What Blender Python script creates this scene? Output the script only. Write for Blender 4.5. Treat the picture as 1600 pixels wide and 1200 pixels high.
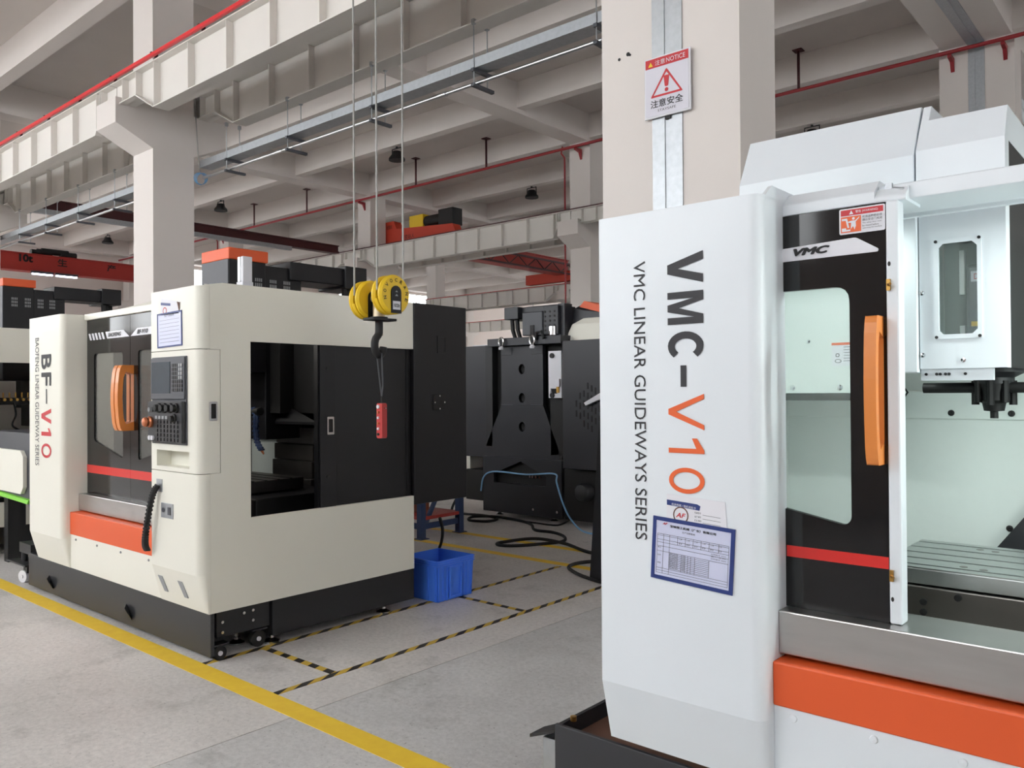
import bpy, bmesh, math, random
from mathutils import Vector, Matrix
random.seed(7)
for o in list(bpy.data.objects): bpy.data.objects.remove(o)
SC = bpy.context.scene
C = SC.collection
R = math.radians

# ------------------------------------------------------------------ camera
cam = bpy.data.cameras.new('camera'); camo = bpy.data.objects.new('camera', cam); C.objects.link(camo)
cam.sensor_fit = 'HORIZONTAL'; cam.sensor_width = 36.0; cam.lens = 36.0*1270.9/1600.0
cam.clip_start = 0.05; cam.clip_end = 300
_y, _p, _r = R(40.795), R(0.518), R(-0.374)
_F = Vector((-math.sin(_y)*math.cos(_p), math.cos(_y)*math.cos(_p), math.sin(_p)))
_R0 = Vector((math.cos(_y), math.sin(_y), 0)); _U0 = _R0.cross(_F)
_Rr = _R0*math.cos(_r)+_U0*math.sin(_r); _Uu = -_R0*math.sin(_r)+_U0*math.cos(_r)
camo.matrix_world = Matrix(((_Rr.x,_Uu.x,-_F.x,0.0),(_Rr.y,_Uu.y,-_F.y,0.0),(_Rr.z,_Uu.z,-_F.z,1.55),(0,0,0,1)))
SC.camera = camo

# ------------------------------------------------------------------ world, exposure
W = bpy.data.worlds.new('world'); SC.world = W; W.use_nodes = True
bg = W.node_tree.nodes['Background']; bg.inputs[0].default_value = (0.95, 0.98, 1.0, 1); bg.inputs[1].default_value = 6.3
SC.view_settings.view_transform = 'Standard'; SC.view_settings.look = 'None'
SC.view_settings.exposure = 0.1; SC.view_settings.gamma = 1.0; SC.view_settings.use_curve_mapping = False

# ------------------------------------------------------------------ materials
def lin(c):
    return tuple((x/255/12.92 if x/255 <= .04045 else ((x/255+.055)/1.055)**2.4) for x in c)
MAT = {}
def mat(name, rgb, rough=.5, metal=0.0, noise=0.0, scale=6.0, bump=0.0, spec=.5, coat=0.0, aniso=None):
    m = bpy.data.materials.new(name); m.use_nodes = True; nt = m.node_tree; b = nt.nodes['Principled BSDF']
    c = lin(rgb); b.inputs['Base Color'].default_value = (*c, 1); b.inputs['Roughness'].default_value = rough
    b.inputs['Metallic'].default_value = metal; b.inputs['Specular IOR Level'].default_value = spec
    if coat: b.inputs['Coat Weight'].default_value = coat; b.inputs['Coat Roughness'].default_value = .05
    if noise or bump:
        tc = nt.nodes.new('ShaderNodeTexCoord'); nz = nt.nodes.new('ShaderNodeTexNoise'); mp = nt.nodes.new('ShaderNodeMapping')
        mp.inputs['Scale'].default_value = aniso or (1,1,1)
        nz.inputs['Scale'].default_value = scale; nz.inputs['Detail'].default_value = 6
        nt.links.new(tc.outputs['Object'], mp.inputs['Vector']); nt.links.new(mp.outputs['Vector'], nz.inputs['Vector'])
        if noise:
            mx = nt.nodes.new('ShaderNodeMix'); mx.data_type = 'RGBA'
            mx.inputs[6].default_value = (*[x*(1-noise) for x in c], 1); mx.inputs[7].default_value = (*[min(1, x*(1+noise)) for x in c], 1)
            nt.links.new(nz.outputs['Fac'], mx.inputs[0]); nt.links.new(mx.outputs[2], b.inputs['Base Color'])
        if bump:
            bp = nt.nodes.new('ShaderNodeBump'); bp.inputs['Strength'].default_value = bump; bp.inputs['Distance'].default_value = .01
            nt.links.new(nz.outputs['Fac'], bp.inputs['Height']); nt.links.new(bp.outputs['Normal'], b.inputs['Normal'])
    MAT[name] = m; return m
def emit(name, rgb, strength):
    m = bpy.data.materials.new(name); m.use_nodes = True; nt = m.node_tree; b = nt.nodes['Principled BSDF']
    b.inputs['Base Color'].default_value = (*lin(rgb), 1); b.inputs['Emission Color'].default_value = (*lin(rgb), 1)
    b.inputs['Emission Strength'].default_value = strength; MAT[name] = m; return m
def glass(name, rgb, alpha, rough=.03):
    m = mat(name, rgb, rough); b = m.node_tree.nodes['Principled BSDF']; b.inputs['Alpha'].default_value = alpha; return m

def floor_mat(name, base, dark):
    m = mat(name, base, .5); nt = m.node_tree; b = nt.nodes['Principled BSDF']
    tc = nt.nodes.new('ShaderNodeTexCoord')
    def nz(scale, det, rough=.55):
        n = nt.nodes.new('ShaderNodeTexNoise'); n.inputs['Scale'].default_value = scale; n.inputs['Detail'].default_value = det
        n.inputs['Roughness'].default_value = rough; nt.links.new(tc.outputs['Object'], n.inputs['Vector']); return n
    def ramp(src, p0, c0, p1, c1):
        r = nt.nodes.new('ShaderNodeValToRGB'); r.color_ramp.elements[0].position = p0; r.color_ramp.elements[0].color = (*c0, 1)
        r.color_ramp.elements[1].position = p1; r.color_ramp.elements[1].color = (*c1, 1); nt.links.new(src, r.inputs[0]); return r
    def mul(a, c, f=1.0):
        x = nt.nodes.new('ShaderNodeMix'); x.data_type = 'RGBA'; x.blend_type = 'MULTIPLY'; x.inputs[0].default_value = f
        nt.links.new(a, x.inputs[6]); nt.links.new(c, x.inputs[7]); return x.outputs[2]
    big = ramp(nz(.9, 8).outputs['Fac'], .3, lin(dark), .7, lin(base))
    fine = ramp(nz(38, 6, .7).outputs['Fac'], .32, (.78,.78,.78), .62, (1,1,1))
    pit = ramp(nz(45, 3, .8).outputs['Fac'], .31, (.3,.29,.28), .37, (1,1,1))
    stain = ramp(nz(1.9, 8, .72).outputs['Fac'], .30, (.55,.55,.54), .46, (1,1,1))
    c = mul(mul(mul(big.outputs[0], fine.outputs[0]), pit.outputs[0], .8), stain.outputs[0], .7)
    nt.links.new(c, b.inputs['Base Color'])
    rr = nt.nodes.new('ShaderNodeMapRange'); rr.inputs[3].default_value = .32; rr.inputs[4].default_value = .6
    nt.links.new(nz(3, 6).outputs['Fac'], rr.inputs[0]); nt.links.new(rr.outputs[0], b.inputs['Roughness'])
    bp = nt.nodes.new('ShaderNodeBump'); bp.inputs['Strength'].default_value = .12; bp.inputs['Distance'].default_value = .004
    nt.links.new(nz(90, 4).outputs['Fac'], bp.inputs['Height']); nt.links.new(bp.outputs['Normal'], b.inputs['Normal'])
    return m
def stripe_mat(name, axis, pitch, slant):
    m = mat(name, (205,170,60), .6); nt = m.node_tree; b = nt.nodes['Principled BSDF']
    tc = nt.nodes.new('ShaderNodeTexCoord'); sp = nt.nodes.new('ShaderNodeSeparateXYZ'); nt.links.new(tc.outputs['Object'], sp.inputs[0])
    a, o = ('X','Y') if axis == 'X' else ('Y','X')
    def mth(op, *ins):
        n = nt.nodes.new('ShaderNodeMath'); n.operation = op
        for i, v in enumerate(ins):
            if isinstance(v, (int, float)): n.inputs[i].default_value = v
            else: nt.links.new(v, n.inputs[i])
        return n.outputs[0]
    t = mth('ADD', sp.outputs[a], mth('MULTIPLY', sp.outputs[o], slant))
    t = mth('FRACT', mth('DIVIDE', mth('ADD', t, 50.0), pitch)); t = mth('GREATER_THAN', t, .5)
    mx = nt.nodes.new('ShaderNodeMix'); mx.data_type = 'RGBA'; mx.inputs[6].default_value = (*lin((32,31,30)), 1); mx.inputs[7].default_value = (*lin((206,172,66)), 1)
    nt.links.new(t, mx.inputs[0]); nt.links.new(mx.outputs[2], b.inputs['Base Color']); return m

floor_mat('floor_light', (234,230,227), (202,198,195)); floor_mat('floor_dark', (222,221,220), (186,185,184))
mat('joint', (70,68,66), .9)
mat('concrete_paint', (224,217,212), .75, noise=.04, scale=1.5)
mat('slab_paint', (210,203,198), .85, noise=.08, scale=.8)
mat('wall_paint', (228,217,211), .8, noise=.03, scale=1.0)
mat('girder_paint', (226,222,216), .55, noise=.03, scale=2.0)
mat('cream', (231,229,217), .42, noise=.015, scale=3, coat=.15)
mat('machine_white', (225,231,236), .42, noise=.012, scale=3, coat=.15)
mat('inner_white', (222,230,226), .35, noise=.02, scale=30, bump=.05)
mat('black_panel', (19,19,23), .42, noise=.08, scale=2, spec=.4)
mat('machine_black', (38,39,45), .40, noise=.12, scale=2.5)
mat('black_matte', (8,8,9), .6)
mat('base_gray', (44,45,48), .45, noise=.05, scale=3)
mat('tray_gray', (48,49,53), .5, noise=.05, scale=3)
mat('base_black', (30,31,34), .5, noise=.05, scale=3)
mat('charcoal', (74,76,82), .45)
mat('orange', (226,92,42), .45, noise=.03, scale=4)
mat('grip_orange', (222,134,62), .35, coat=.2)
mat('red_stripe', (216,48,44), .3)
mat('steel', (190,188,186), .32, metal=1.0, noise=.12, scale=5, aniso=(1,1,6))
mat('dark_steel', (132,128,124), .38, metal=1.0, noise=.25, scale=5)
mat('ground_steel', (178,184,182), .34, metal=.85, noise=.05, scale=20)
mat('galvanized', (178,182,186), .46, metal=.9, noise=.16, scale=22)
mat('pipe_metal', (206,208,210), .28, metal=1.0)
mat('chrome', (214,214,216), .12, metal=1.0)
mat('brass', (190,150,84), .3, metal=1.0)
mat('door_black', (17,17,19), .07)
glass('door_window_clear', (206,222,216), .12, .04)
glass('door_window_gray', (120,120,116), .55, .05)
mat('rubber', (20,20,21), .6)
mat('blue_plastic', (78,136,255), .42, noise=.04, scale=5)
mat('blue_steel', (38,58,96), .5)
mat('red_paint', (170,48,40), .5, noise=.05, scale=2)
mat('red_bright', (226,44,52), .4)
mat('red_dark', (74,26,30), .5)
mat('pipe_red', (150,32,40), .4)
mat('crane_orange', (206,66,44), .5)
mat('yellow', (240,200,42), .38, noise=.03, scale=4)
mat('yellow_line', (255,206,62), .55, noise=.16, scale=14)
mat('green', (136,216,72), .5)
mat('wood_box', (150,84,54), .6)
mat('paper', (226,226,232), .7)
mat('paper_lilac', (206,210,234), .3)
mat('navy', (36,56,120), .4)
mat('ink', (48,48,52), .6)
mat('ink_black', (22,22,24), .6)
mat('ink_red', (196,40,48), .5)
mat('ink_orange', (230,100,46), .5)
mat('badge_white', (222,222,228), .35)
mat('sign_face', (214,212,222), .4)
mat('screen', (70,80,88), .15, noise=.12, scale=8)
mat('key_gray', (150,152,154), .5)
mat('key_dark', (34,34,37), .4)
mat('pendant_red', (190,58,58), .45)
mat('copper', (196,120,84), .35, metal=.8)
mat('hose_blue', (120,170,210), .4)
mat('rope', (150,148,144), .5, metal=.4)
mat('silver_grip', (200,186,160), .35, metal=.6)
mat('rust', (96,64,50), .7, noise=.3, scale=12)
emit('led', (226,226,255), 9.0)
emit('work_led', (238,250,246), 72.0)
emit('work_led_dim', (255,250,240), 40.0)
emit('work_led_mid', (238,250,246), 48.0)
emit('lamp_white', (250,250,255), 1.6)
stripe_mat('hazard_y', 'Y', .17, 1.9); stripe_mat('hazard_x', 'X', .14, .35)
glass('window_glass', (235,242,248), .08, .05)

# ------------------------------------------------------------------ mesh helpers
LOC = {}
def tag(o, label=None, cat=None, group=None, kind=None):
    if label: o['label'] = label
    if cat: o['category'] = cat
    if group: o['group'] = group
    if kind: o['kind'] = kind
    return o
def thing(name, label, cat, loc, group=None):
    o = bpy.data.objects.new(name, None); C.objects.link(o); o.location = loc; o.empty_display_size = .1
    LOC[o] = Vector(loc); return tag(o, label, cat, group)
class MB:
    def __init__(s): s.v = []; s.f = []; s.sm = []
    def add(s, vs, fs, smooth=False):
        n = len(s.v); s.v += [tuple(v) for v in vs]; s.f += [tuple(i+n for i in f) for f in fs]; s.sm += [smooth]*len(fs); return s
    def box(s, x0, x1, y0, y1, z0, z1):
        return s.add([(x0,y0,z0),(x1,y0,z0),(x1,y1,z0),(x0,y1,z0),(x0,y0,z1),(x1,y0,z1),(x1,y1,z1),(x0,y1,z1)],
                     [(0,3,2,1),(4,5,6,7),(0,1,5,4),(1,2,6,5),(2,3,7,6),(3,0,4,7)])
    def loft(s, rings, cap=True, smooth=False):
        n = len(rings[0]); vs = [p for r in rings for p in r]; fs = []
        for k in range(len(rings)-1):
            for i in range(n):
                j = (i+1) % n; fs.append((k*n+i, k*n+j, (k+1)*n+j, (k+1)*n+i))
        s.add(vs, fs, smooth)
        if cap: s.add(rings[0], [tuple(reversed(range(n)))]); s.add(rings[-1], [tuple(range(n))])
        return s
    def prism(s, pts, d):
        d = Vector(d); a = [Vector(p) for p in pts]; return s.loft([a, [p+d for p in a]])
    def cyl(s, p0, p1, r, n=12, r1=None, smooth=True):
        p0 = Vector(p0); p1 = Vector(p1); ax = (p1-p0).normalized(); r1 = r if r1 is None else r1
        u = ax.orthogonal().normalized(); w = ax.cross(u)
        mk = lambda c, q: [c+u*(q*math.cos(2*math.pi*i/n))+w*(q*math.sin(2*math.pi*i/n)) for i in range(n)]
        return s.loft([mk(p0, r), mk(p1, r1)], smooth=smooth)
    def tube(s, pts, r, n=8):
        pts = [Vector(p) for p in pts]; rings = []; u = None
        for i, p in enumerate(pts):
            t = (pts[min(i+1, len(pts)-1)]-pts[max(i-1, 0)]).normalized()
            u = t.orthogonal().normalized() if u is None else (u-t*u.dot(t)).normalized()
            w = t.cross(u); rings.append([p+u*(r*math.cos(2*math.pi*k/n))+w*(r*math.sin(2*math.pi*k/n)) for k in range(n)])
        return s.loft(rings, smooth=True)
    def lathe(s, c, ax, prof, n=24, smooth=True, cap=True):
        c = Vector(c); ax = Vector(ax).normalized(); u = ax.orthogonal().normalized(); w = ax.cross(u)
        return s.loft([[c+ax*h+u*(r*math.cos(2*math.pi*k/n))+w*(r*math.sin(2*math.pi*k/n)) for k in range(n)] for r, h in prof], cap=cap, smooth=smooth)
    def plate(s, o, ux, uy, d, outer, holes=()):
        """flat plate with holes: 2D loops mapped with o+ux*a+uy*b, thickened along d"""
        o = Vector(o); ux = Vector(ux); uy = Vector(uy); d = Vector(d)
        bm = bmesh.new(); es = []; loops = []
        for lp in [outer, *holes]:
            vs = [bm.verts.new((a, b, 0)) for a, b in lp]; loops.append(lp)
            es += [bm.edges.new((vs[i], vs[(i+1) % len(vs)])) for i in range(len(vs))]
        bmesh.ops.triangle_fill(bm, use_beauty=True, use_dissolve=False, edges=es)
        bm.verts.index_update(); tri = [tuple(v.index for v in f.verts) for f in bm.faces]; co = [v.co.copy() for v in bm.verts]; bm.free()
        A = [o+ux*c.x+uy*c.y for c in co]; B = [p+d for p in A]
        s.add(A, tri); s.add(B, [tuple(reversed(t)) for t in tri])
        k = 0
        for lp in loops:
            n = len(lp); s.add(A[k:k+n]+B[k:k+n], [(i, (i+1) % n, n+(i+1) % n, n+i) for i in range(n)]); k += n
        return s
    def build(s, name, m, parent=None, bevel=0.0, loc=None, seg=2, angle=35):
        base = None
        if parent is not None:
            q = parent
            while q.parent is not None: q = q.parent
            base = LOC[q]
        elif loc is not None: base = Vector(loc)
        else: base = Vector((0,0,0))
        me = bpy.data.meshes.new(name); me.from_pydata([Vector(v)-base for v in s.v], [], s.f)
        bm = bmesh.new(); bm.from_mesh(me)
        if any(s.sm):
            pass
        bmesh.ops.recalc_face_normals(bm, faces=bm.faces); bm.to_mesh(me); bm.free()
        for i, p in enumerate(me.polygons): p.use_smooth = s.sm[i] if i < len(s.sm) else False
        if any(s.sm): me.set_sharp_from_angle(angle=R(40))
        me.materials.append(MAT[m]); o = bpy.data.objects.new(name, me); C.objects.link(o)
        if parent is not None: o.parent = parent
        else: o.location = base; LOC[o] = Vector(base)
        if bevel:
            b = o.modifiers.new('bevel', 'BEVEL'); b.width = bevel; b.segments = seg; b.limit_method = 'ANGLE'; b.angle_limit = R(angle)
        return o
def box(name, m, parent, x0, x1, y0, y1, z0, z1, bevel=0.0, loc=None): return MB().box(x0,x1,y0,y1,z0,z1).build(name, m, parent, bevel, loc)
def struct(name, mb, m, bevel=0.0, loc=(0,0,0)):
    o = mb.build(name, m, None, bevel, loc); o['kind'] = 'structure'; return o
def rrect(x0, x1, y0, y1, r, n=4):
    out = []
    for cx, cy, a in ((x1-r,y0+r,-90),(x1-r,y1-r,0),(x0+r,y1-r,90),(x0+r,y0+r,180)):
        out += [(cx+r*math.cos(R(a+90*i/n)), cy+r*math.sin(R(a+90*i/n))) for i in range(n+1)]
    return out
def rpoly(pts, rs, n=4):
    out = []; N = len(pts)
    for i, p in enumerate(pts):
        p = Vector((*p, 0)); a = Vector((*pts[i-1], 0)); b = Vector((*pts[(i+1) % N], 0)); r = rs[i] if isinstance(rs, (list, tuple)) else rs
        if r <= 0: out.append((p.x, p.y)); continue
        d0 = (a-p).normalized(); d1 = (b-p).normalized(); p0 = p+d0*r; p1 = p+d1*r
        for k in range(n+1):
            t = k/n; q = p0*(1-t)**2+p*2*t*(1-t)+p1*t*t; out.append((q.x, q.y))
    return out
def ell(cx, cy, rx, ry, n=16): return [(cx+rx*math.cos(2*math.pi*i/n), cy+ry*math.sin(2*math.pi*i/n)) for i in range(n)]
def spline(pts, n=8):
    P = [Vector(p) for p in pts]; out = []
    for i in range(len(P)-1):
        a, b, c, d = P[max(i-1,0)], P[i], P[i+1], P[min(i+2,len(P)-1)]
        for k in range(n):
            t = k/n; out.append(.5*((2*b)+(c-a)*t+(2*a-5*b+4*c-d)*t*t+(3*b-a-3*c+d)*t**3))
    return out+[P[-1]]
_tcache = {}
def text_mesh(txt, bold=0.0, shear=0.0):
    k = (txt, bold, shear)
    if k not in _tcache:
        cu = bpy.data.curves.new('t', 'FONT'); cu.body = txt; cu.offset = bold; cu.shear = shear; cu.resolution_u = 3
        to = bpy.data.objects.new('t', cu); C.objects.link(to)
        dg = bpy.context.evaluated_depsgraph_get(); me = bpy.data.meshes.new_from_object(to.evaluated_get(dg))
        vs = [v.co.copy() for v in me.vertices]; fs = [tuple(p.vertices) for p in me.polygons]
        bpy.data.objects.remove(to); bpy.data.curves.remove(cu); bpy.data.meshes.remove(me); _tcache[k] = (vs, fs)
    return _tcache[k]
def put_text(mb, txt, o, ux, uy, bold=0.0, shear=0.0, keep=False):
    """fit the text's box to the parallelogram o, ux (full length), uy (full height)"""
    vs, fs = text_mesh(txt, 0.0, shear)
    if not vs: return mb
    x0 = min(v.x for v in vs); x1 = max(v.x for v in vs); y0 = min(v.y for v in vs); y1 = max(v.y for v in vs)
    o = Vector(o); ux = Vector(ux); uy = Vector(uy)
    if keep: ux = ux.normalized()*(uy.length*(x1-x0)/(y1-y0))
    w, h = x1-x0, y1-y0
    nrm = ux.cross(uy).normalized()*.00012
    for kk, (dx, dy) in enumerate(((0,0),) if not bold else ((0,0),(1,0),(-1,0),(0,1),(0,-1),(.7,.7),(-.7,.7),(.7,-.7),(-.7,-.7))):
        mb.add([o+nrm*kk+ux*(.5+((v.x-x0)/w-.5)*w/(w+2*bold)+dx*bold/(w+2*bold))+uy*(.5+((v.y-y0)/h-.5)*h/(h+2*bold)+dy*bold/(h+2*bold)) for v in vs], fs)
    return mb
def glyph(mb, ch, o, ux, uy, k=.22):
    """block letter in the box o, ux, uy with stroke k"""
    o = Vector(o); ux = Vector(ux); uy = Vector(uy); d = ux.cross(uy).normalized()*.0006; h = []
    if ch == 'V': p = [(0,1),(k,1),(.5,.30*(1 if k > .2 else .75)),(1-k,1),(1,1),(.5+k*.55,0),(.5-k*.55,0)]
    elif ch == 'M': p = [(0,0),(0,1),(k*1.35,1),(.5,.32),(1-k*1.35,1),(1,1),(1,0),(1-k,0),(1-k,.74),(.5+k*.5,0),(.5-k*.5,0),(k,.74),(k,0)]
    elif ch == 'C':
        A = [R(42+276*i/22) for i in range(23)]
        p = [(.5+.5*math.cos(a)*1.06 if math.cos(a) > 0 else .5+.5*math.cos(a), .5+.5*math.sin(a)) for a in A]+[(.52+(.5-k)*math.cos(a), .5+(.5-k*.85)*math.sin(a)) for a in reversed(A)]
    elif ch == '1': p = [(1-k*2.6,0),(1,0),(1,1),(1-k*1.7,1),(0,.80),(0,.66),(1-k*2.6,.78)]
    else: p = ell(.5,.5,.5,.5,28); h = [ell(.5,.5,.5-k,.5-k*.72,28)]
    return mb.plate(o, ux, uy, d, p, h)
def copy_tree(o, dloc, **props):
    c = o.copy(); C.objects.link(c)
    if o in LOC: LOC[c] = LOC[o]+Vector(dloc); c.location = LOC[c]
    for k, v in props.items(): c[k] = v
    for ch in list(o.children):
        d = ch.copy(); C.objects.link(d); d.parent = c
        for g in list(ch.children):
            e = g.copy(); C.objects.link(e); e.parent = d
    return c

# ================================================================== SETTING
YR = [5.3, 15.8, 26.3, 36.8]          # front faces of the column rows
XC = [-35.75, -27.65, -19.55, -11.45, -3.33, -2.755, 5.4]
SLAB = 8.15
fl = struct('floor', MB().box(-60, 40, -40, 60, -.30, -.006), 'joint')
LOC[fl] = Vector((0,0,0))
for x0, x1, y0, y1, m in ((-60,-19.603,-40,60,'floor_light'),(-19.597,-11.503,-40,60,'floor_light'),(-11.497,-3.353,-40,60,'floor_light'),(-3.347,5.0,-40,60,'floor_dark'),(5.006,40,-40,60,'floor_dark')):
    MB().box(x0, x1, y0, y1, -.006, 0).build('floor_slab', m, fl)
struct('ceiling', MB().box(-37, 14.5, -5.75, 48, SLAB, SLAB+.3), 'slab_paint')
for k, y in enumerate([-5.2]+YR):
    for dy in ((0, 2.62, 5.25, 7.87) if k < 4 else (0,)):
        z0 = 7.57 if dy == 0 else 7.6
        struct('ceiling_beam', MB().box(-36.3, 14, y+dy+.02, y+dy+.27, z0, SLAB), 'concrete_paint')
for x in XC:
    w = .25
    struct('main_ceiling_beam', MB().box(x-w, x+w, -5.4, 47.5, 7.5, SLAB), 'concrete_paint')
struct('joint_cover_strip', MB().box(-3.17, -2.91, -5.4, 47.5, 7.485, 7.50).box(-3.06, -3.02, -5.4, 47.5, 7.47, 7.49), 'galvanized')
def corbel(col, x0, x1, y, sgn):
    ye = y+sgn*.51
    MB().prism([(x0,y,4.97),(x0,ye,5.215),(x0,ye,5.56),(x0,y,5.56)], (x1-x0,0,0)).build('corbel', 'concrete_paint', col)
for y in YR:
    for x in XC:
        hw = .3 if x not in (-3.33, -2.755) else .287
        c = struct('column', MB().box(x-hw, x+hw, y, y+.6, 0, 7.52), 'concrete_paint', loc=(x, y+.3, 0))
        if x < 5 and x != -2.755:
            corbel(c, x-hw, x+hw, y, -1); corbel(c, x-hw, x+hw, y+.6, 1)
        if x == -3.33:
            g = MB().plate((0,y,0), (1,0,0), (0,0,1), (0,-.012,0), [(-3.16,0),(-3.055,0),(-3.055,7.48),(-3.16,7.48)])
            g.box(-3.055,-3.015,y-.004,y,0,7.48).box(-3.015,-2.91,y-.012,y,0,7.48)
            g.build('joint_cover', 'galvanized', c)
for o in list(C.objects):
    if o.name.startswith('column') and o.type == 'MESH' and abs(o.location.y-5.6) < .01 and abs(o.location.x+3.33) < .01:
        for x, z, r in ((-3.455,4.11,.012),(-3.375,4.13,.016),(-3.358,4.12,.010)): MB().cyl((x,5.3,z), (x,5.297,z), r, 10).build('anchor_hole', 'rubber', o)
# end wall and rear wall with high windows
def wall_with_windows(name, o, ux, L, d, wins, n0):
    o = Vector(o); ux = Vector(ux); d = Vector(d)
    w = struct(name, MB().plate(o, ux, (0,0,1), d, [(0,0),(L,0),(L,SLAB),(0,SLAB)], [[(a,z0),(b,z0),(b,z1),(a,z1)] for a,b,z0,z1 in wins]), 'wall_paint')
    for i, (a,b,z0,z1) in enumerate(wins):
        f = MB(); t = .05
        f.plate(o+d*.3, ux, (0,0,1), d*.4, [(a,z0),(b,z0),(b,z1),(a,z1)], [[(a+t,z0+t),((a+b)/2-t/2,z0+t),((a+b)/2-t/2,z1-t),(a+t,z1-t)],[((a+b)/2+t/2,z0+t),(b-t,z0+t),(b-t,z1-t),((a+b)/2+t/2,z1-t)]])
        wo = struct('window_%d' % (n0+i), f, 'girder_paint')
        MB().plate(o+d*.45, ux, (0,0,1), d*.05, [(a+t,z0+t),(b-t,z0+t),(b-t,z1-t),(a+t,z1-t)]).build('pane', 'window_glass', wo)
wall_with_windows('wall_left', (-36.3,-5.4,0), (0,1,0), 53, (-.25,0,0), [(y, y+3.4, z0, z1) for y, z0, z1 in ((1.5,1.2,3.6),(1.5,6.0,7.4),(12,1.2,3.6),(12,6,7.4),(22.5,6.2,7.45),(26.6,6.2,7.45),(33,6.2,7.45),(37.1,6.6,7.45))], 1)
wall_with_windows('wall_right', (14,-5.4,0), (0,1,0), 53, (.25,0,0), [(y, y+3.6, 3.4, 7.2) for y in (.8,5.4,11.2,22,32,42)], 40)
wall_with_windows('wall_front', (-36.3,-5.45,0), (1,0,0), 50.3, (0,-.25,0), [(x, x+3.7, 3.3 if (8 < x < 21 or x > 26) else 2.4, 7.45) for x in (.6,4.5,8.7,12.6,16.8,20.7,24.9,28.8,33.6)], 60)
wall_with_windows('wall_back', (-36.3,47.5,0), (1,0,0), 62, (0,.25,0), [(x, x+5.6, z0, z1) for x in (1.2,9.3,17.4,25.5,34.4,42.5,50.5) for z0, z1 in ((1.0,4.2),(5.2,7.3))], 20)


# floor markings
def marking(name, label, m, x0, x1, y0, y1, z=.0015, group=None):
    o = MB().box(x0, x1, y0, y1, 0, z).build(name, m, None, loc=((x0+x1)/2,(y0+y1)/2,0)); return tag(o, label, 'floor marking', group)
marking('floor_line', 'yellow painted floor line running along the fronts of the machines', 'yellow_line', -36, 12, 2.255, 2.378)
marking('floor_line', 'yellow painted floor line just past the striped tapes, nearer of two', 'yellow_line', -36, 12, 5.76, 5.86)
marking('floor_line', 'yellow painted floor line under the black hose, farther of two', 'yellow_line', -36, 12, 6.36, 6.46)
marking('hazard_tape', 'long black and yellow striped tape crossing the open floor', 'hazard_y', -3.70, -3.655, 2.38, 5.75)
marking('hazard_tape', 'black and yellow striped tape along the side of the cream machine', 'hazard_y', -4.42, -4.375, 2.38, 5.72)
marking('hazard_tape', 'short black and yellow striped tape near the cream machine corner', 'hazard_x', -4.375, -3.70, 2.74, 2.785)
marking('hazard_tape', 'short black and yellow striped tape beside the blue crate', 'hazard_x', -4.375, -3.70, 4.38, 4.425)

# ================================================================== OVERHEAD
def girder(name, label, x0, x1, yf, group, t0=(.75,1.2), t1=(.75,1.2), zb=5.2, red=None):
    """welded I girder from x0 to x1, front flange edge at yf; ends rise from zb to zb+.27 over t0/t1"""
    g = thing(name, label, 'girder', ((x0+x1)/2, yf+.105, zb), group); w = .21; z1 = zb+.6; zc = zb+.27; yc = yf+w/2
    xs = [(x0,zc),(x0+t0[0],zc),(x0+t0[1],zb),(x1-t1[1],zb),(x1-t1[0],zc),(x1,zc)]
    MB().prism([(a,yc-.006,z) for a, z in xs]+[(x1,yc-.006,z1),(x0,yc-.006,z1)], (0,.012,0)).build('web', 'girder_paint', g)
    MB().box(x0, x1, yf, yf+w, z1-.014, z1).build('top_flange', 'girder_paint', g)
    b = MB()
    for (a,za),(c,zd) in zip(xs, xs[1:]):
        b.loft([[(a,yf,za),(a,yf+w,za),(a,yf+w,za+.014),(a,yf,za+.014)],[(c,yf,zd),(c,yf+w,zd),(c,yf+w,zd+.014),(c,yf,zd+.014)]])
    b.build('bottom_flange', 'girder_paint', g)
    MB().box(x0, x1, yc-.03, yc+.03, z1, z1+.05).build('rail', 'red_paint' if red else 'red_dark', g)
    sx = []; n = max(2, round((x1-t1[1]-x0-t0[1])/.87)); a0 = x0+t0[1]; a1 = x1-t1[1]
    sx = [(a0+(a1-a0)*i/n, zb) for i in range(n+1)]+[(x0+t0[0],zc),(x1-t1[0],zc),(x0+.35,zc),(x1-.35,zc)]
    for a, z in sx:
        MB().box(a-.006, a+.006, yf+.012, yf+w-.012, z+.014, z1-.014).build('stiffener', 'girder_paint', g)
    return g
G_GRP = 'white crane girders on the column brackets'
rowname = ['first column row','second column row','third column row','fourth column row']
spanname = {1:'between left and central columns', 2:'first span left of left column', 3:'second span left of left column', 4:'farthest left span'}
spans = {1:(-11.44,-3.06), 2:(-19.54,-11.46), 3:(-27.64,-19.56), 4:(-35.9,-27.66)}
first = {}
for row, side, sp in [(0,'f',1),(0,'f',2),(0,'b',1),(0,'b',2),(0,'b',3),(1,'f',1),(1,'f',2),(1,'f',3),(1,'b',1),(1,'b',2),(2,'f',2),(2,'f',3),(2,'b',2),(2,'b',3),(3,'f',3),(3,'f',4)]:
    yf = YR[row]+(-.46 if side == 'f' else .65); zb = 5.2 if side == 'f' else 5.27
    x0, x1 = spans[sp]
    lab = 'white crane girder, %s of %s, %s' % ('near side' if side == 'f' else 'far side', rowname[row], spanname[sp])
    key = (sp, row >= 2)
    if key in first:
        g0 = first[key]; copy_tree(g0, (0, yf+.105-LOC[g0].y, zb-LOC[g0].z), label=lab)
    else:
        first[key] = girder('crane_girder', lab, x0, x1, yf, G_GRP, t0=(.75,1.25) if sp == 1 else (.55,1.0), t1=(.3,.46) if sp == 2 else (.55,1.0), zb=zb, red=row >= 2)
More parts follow.
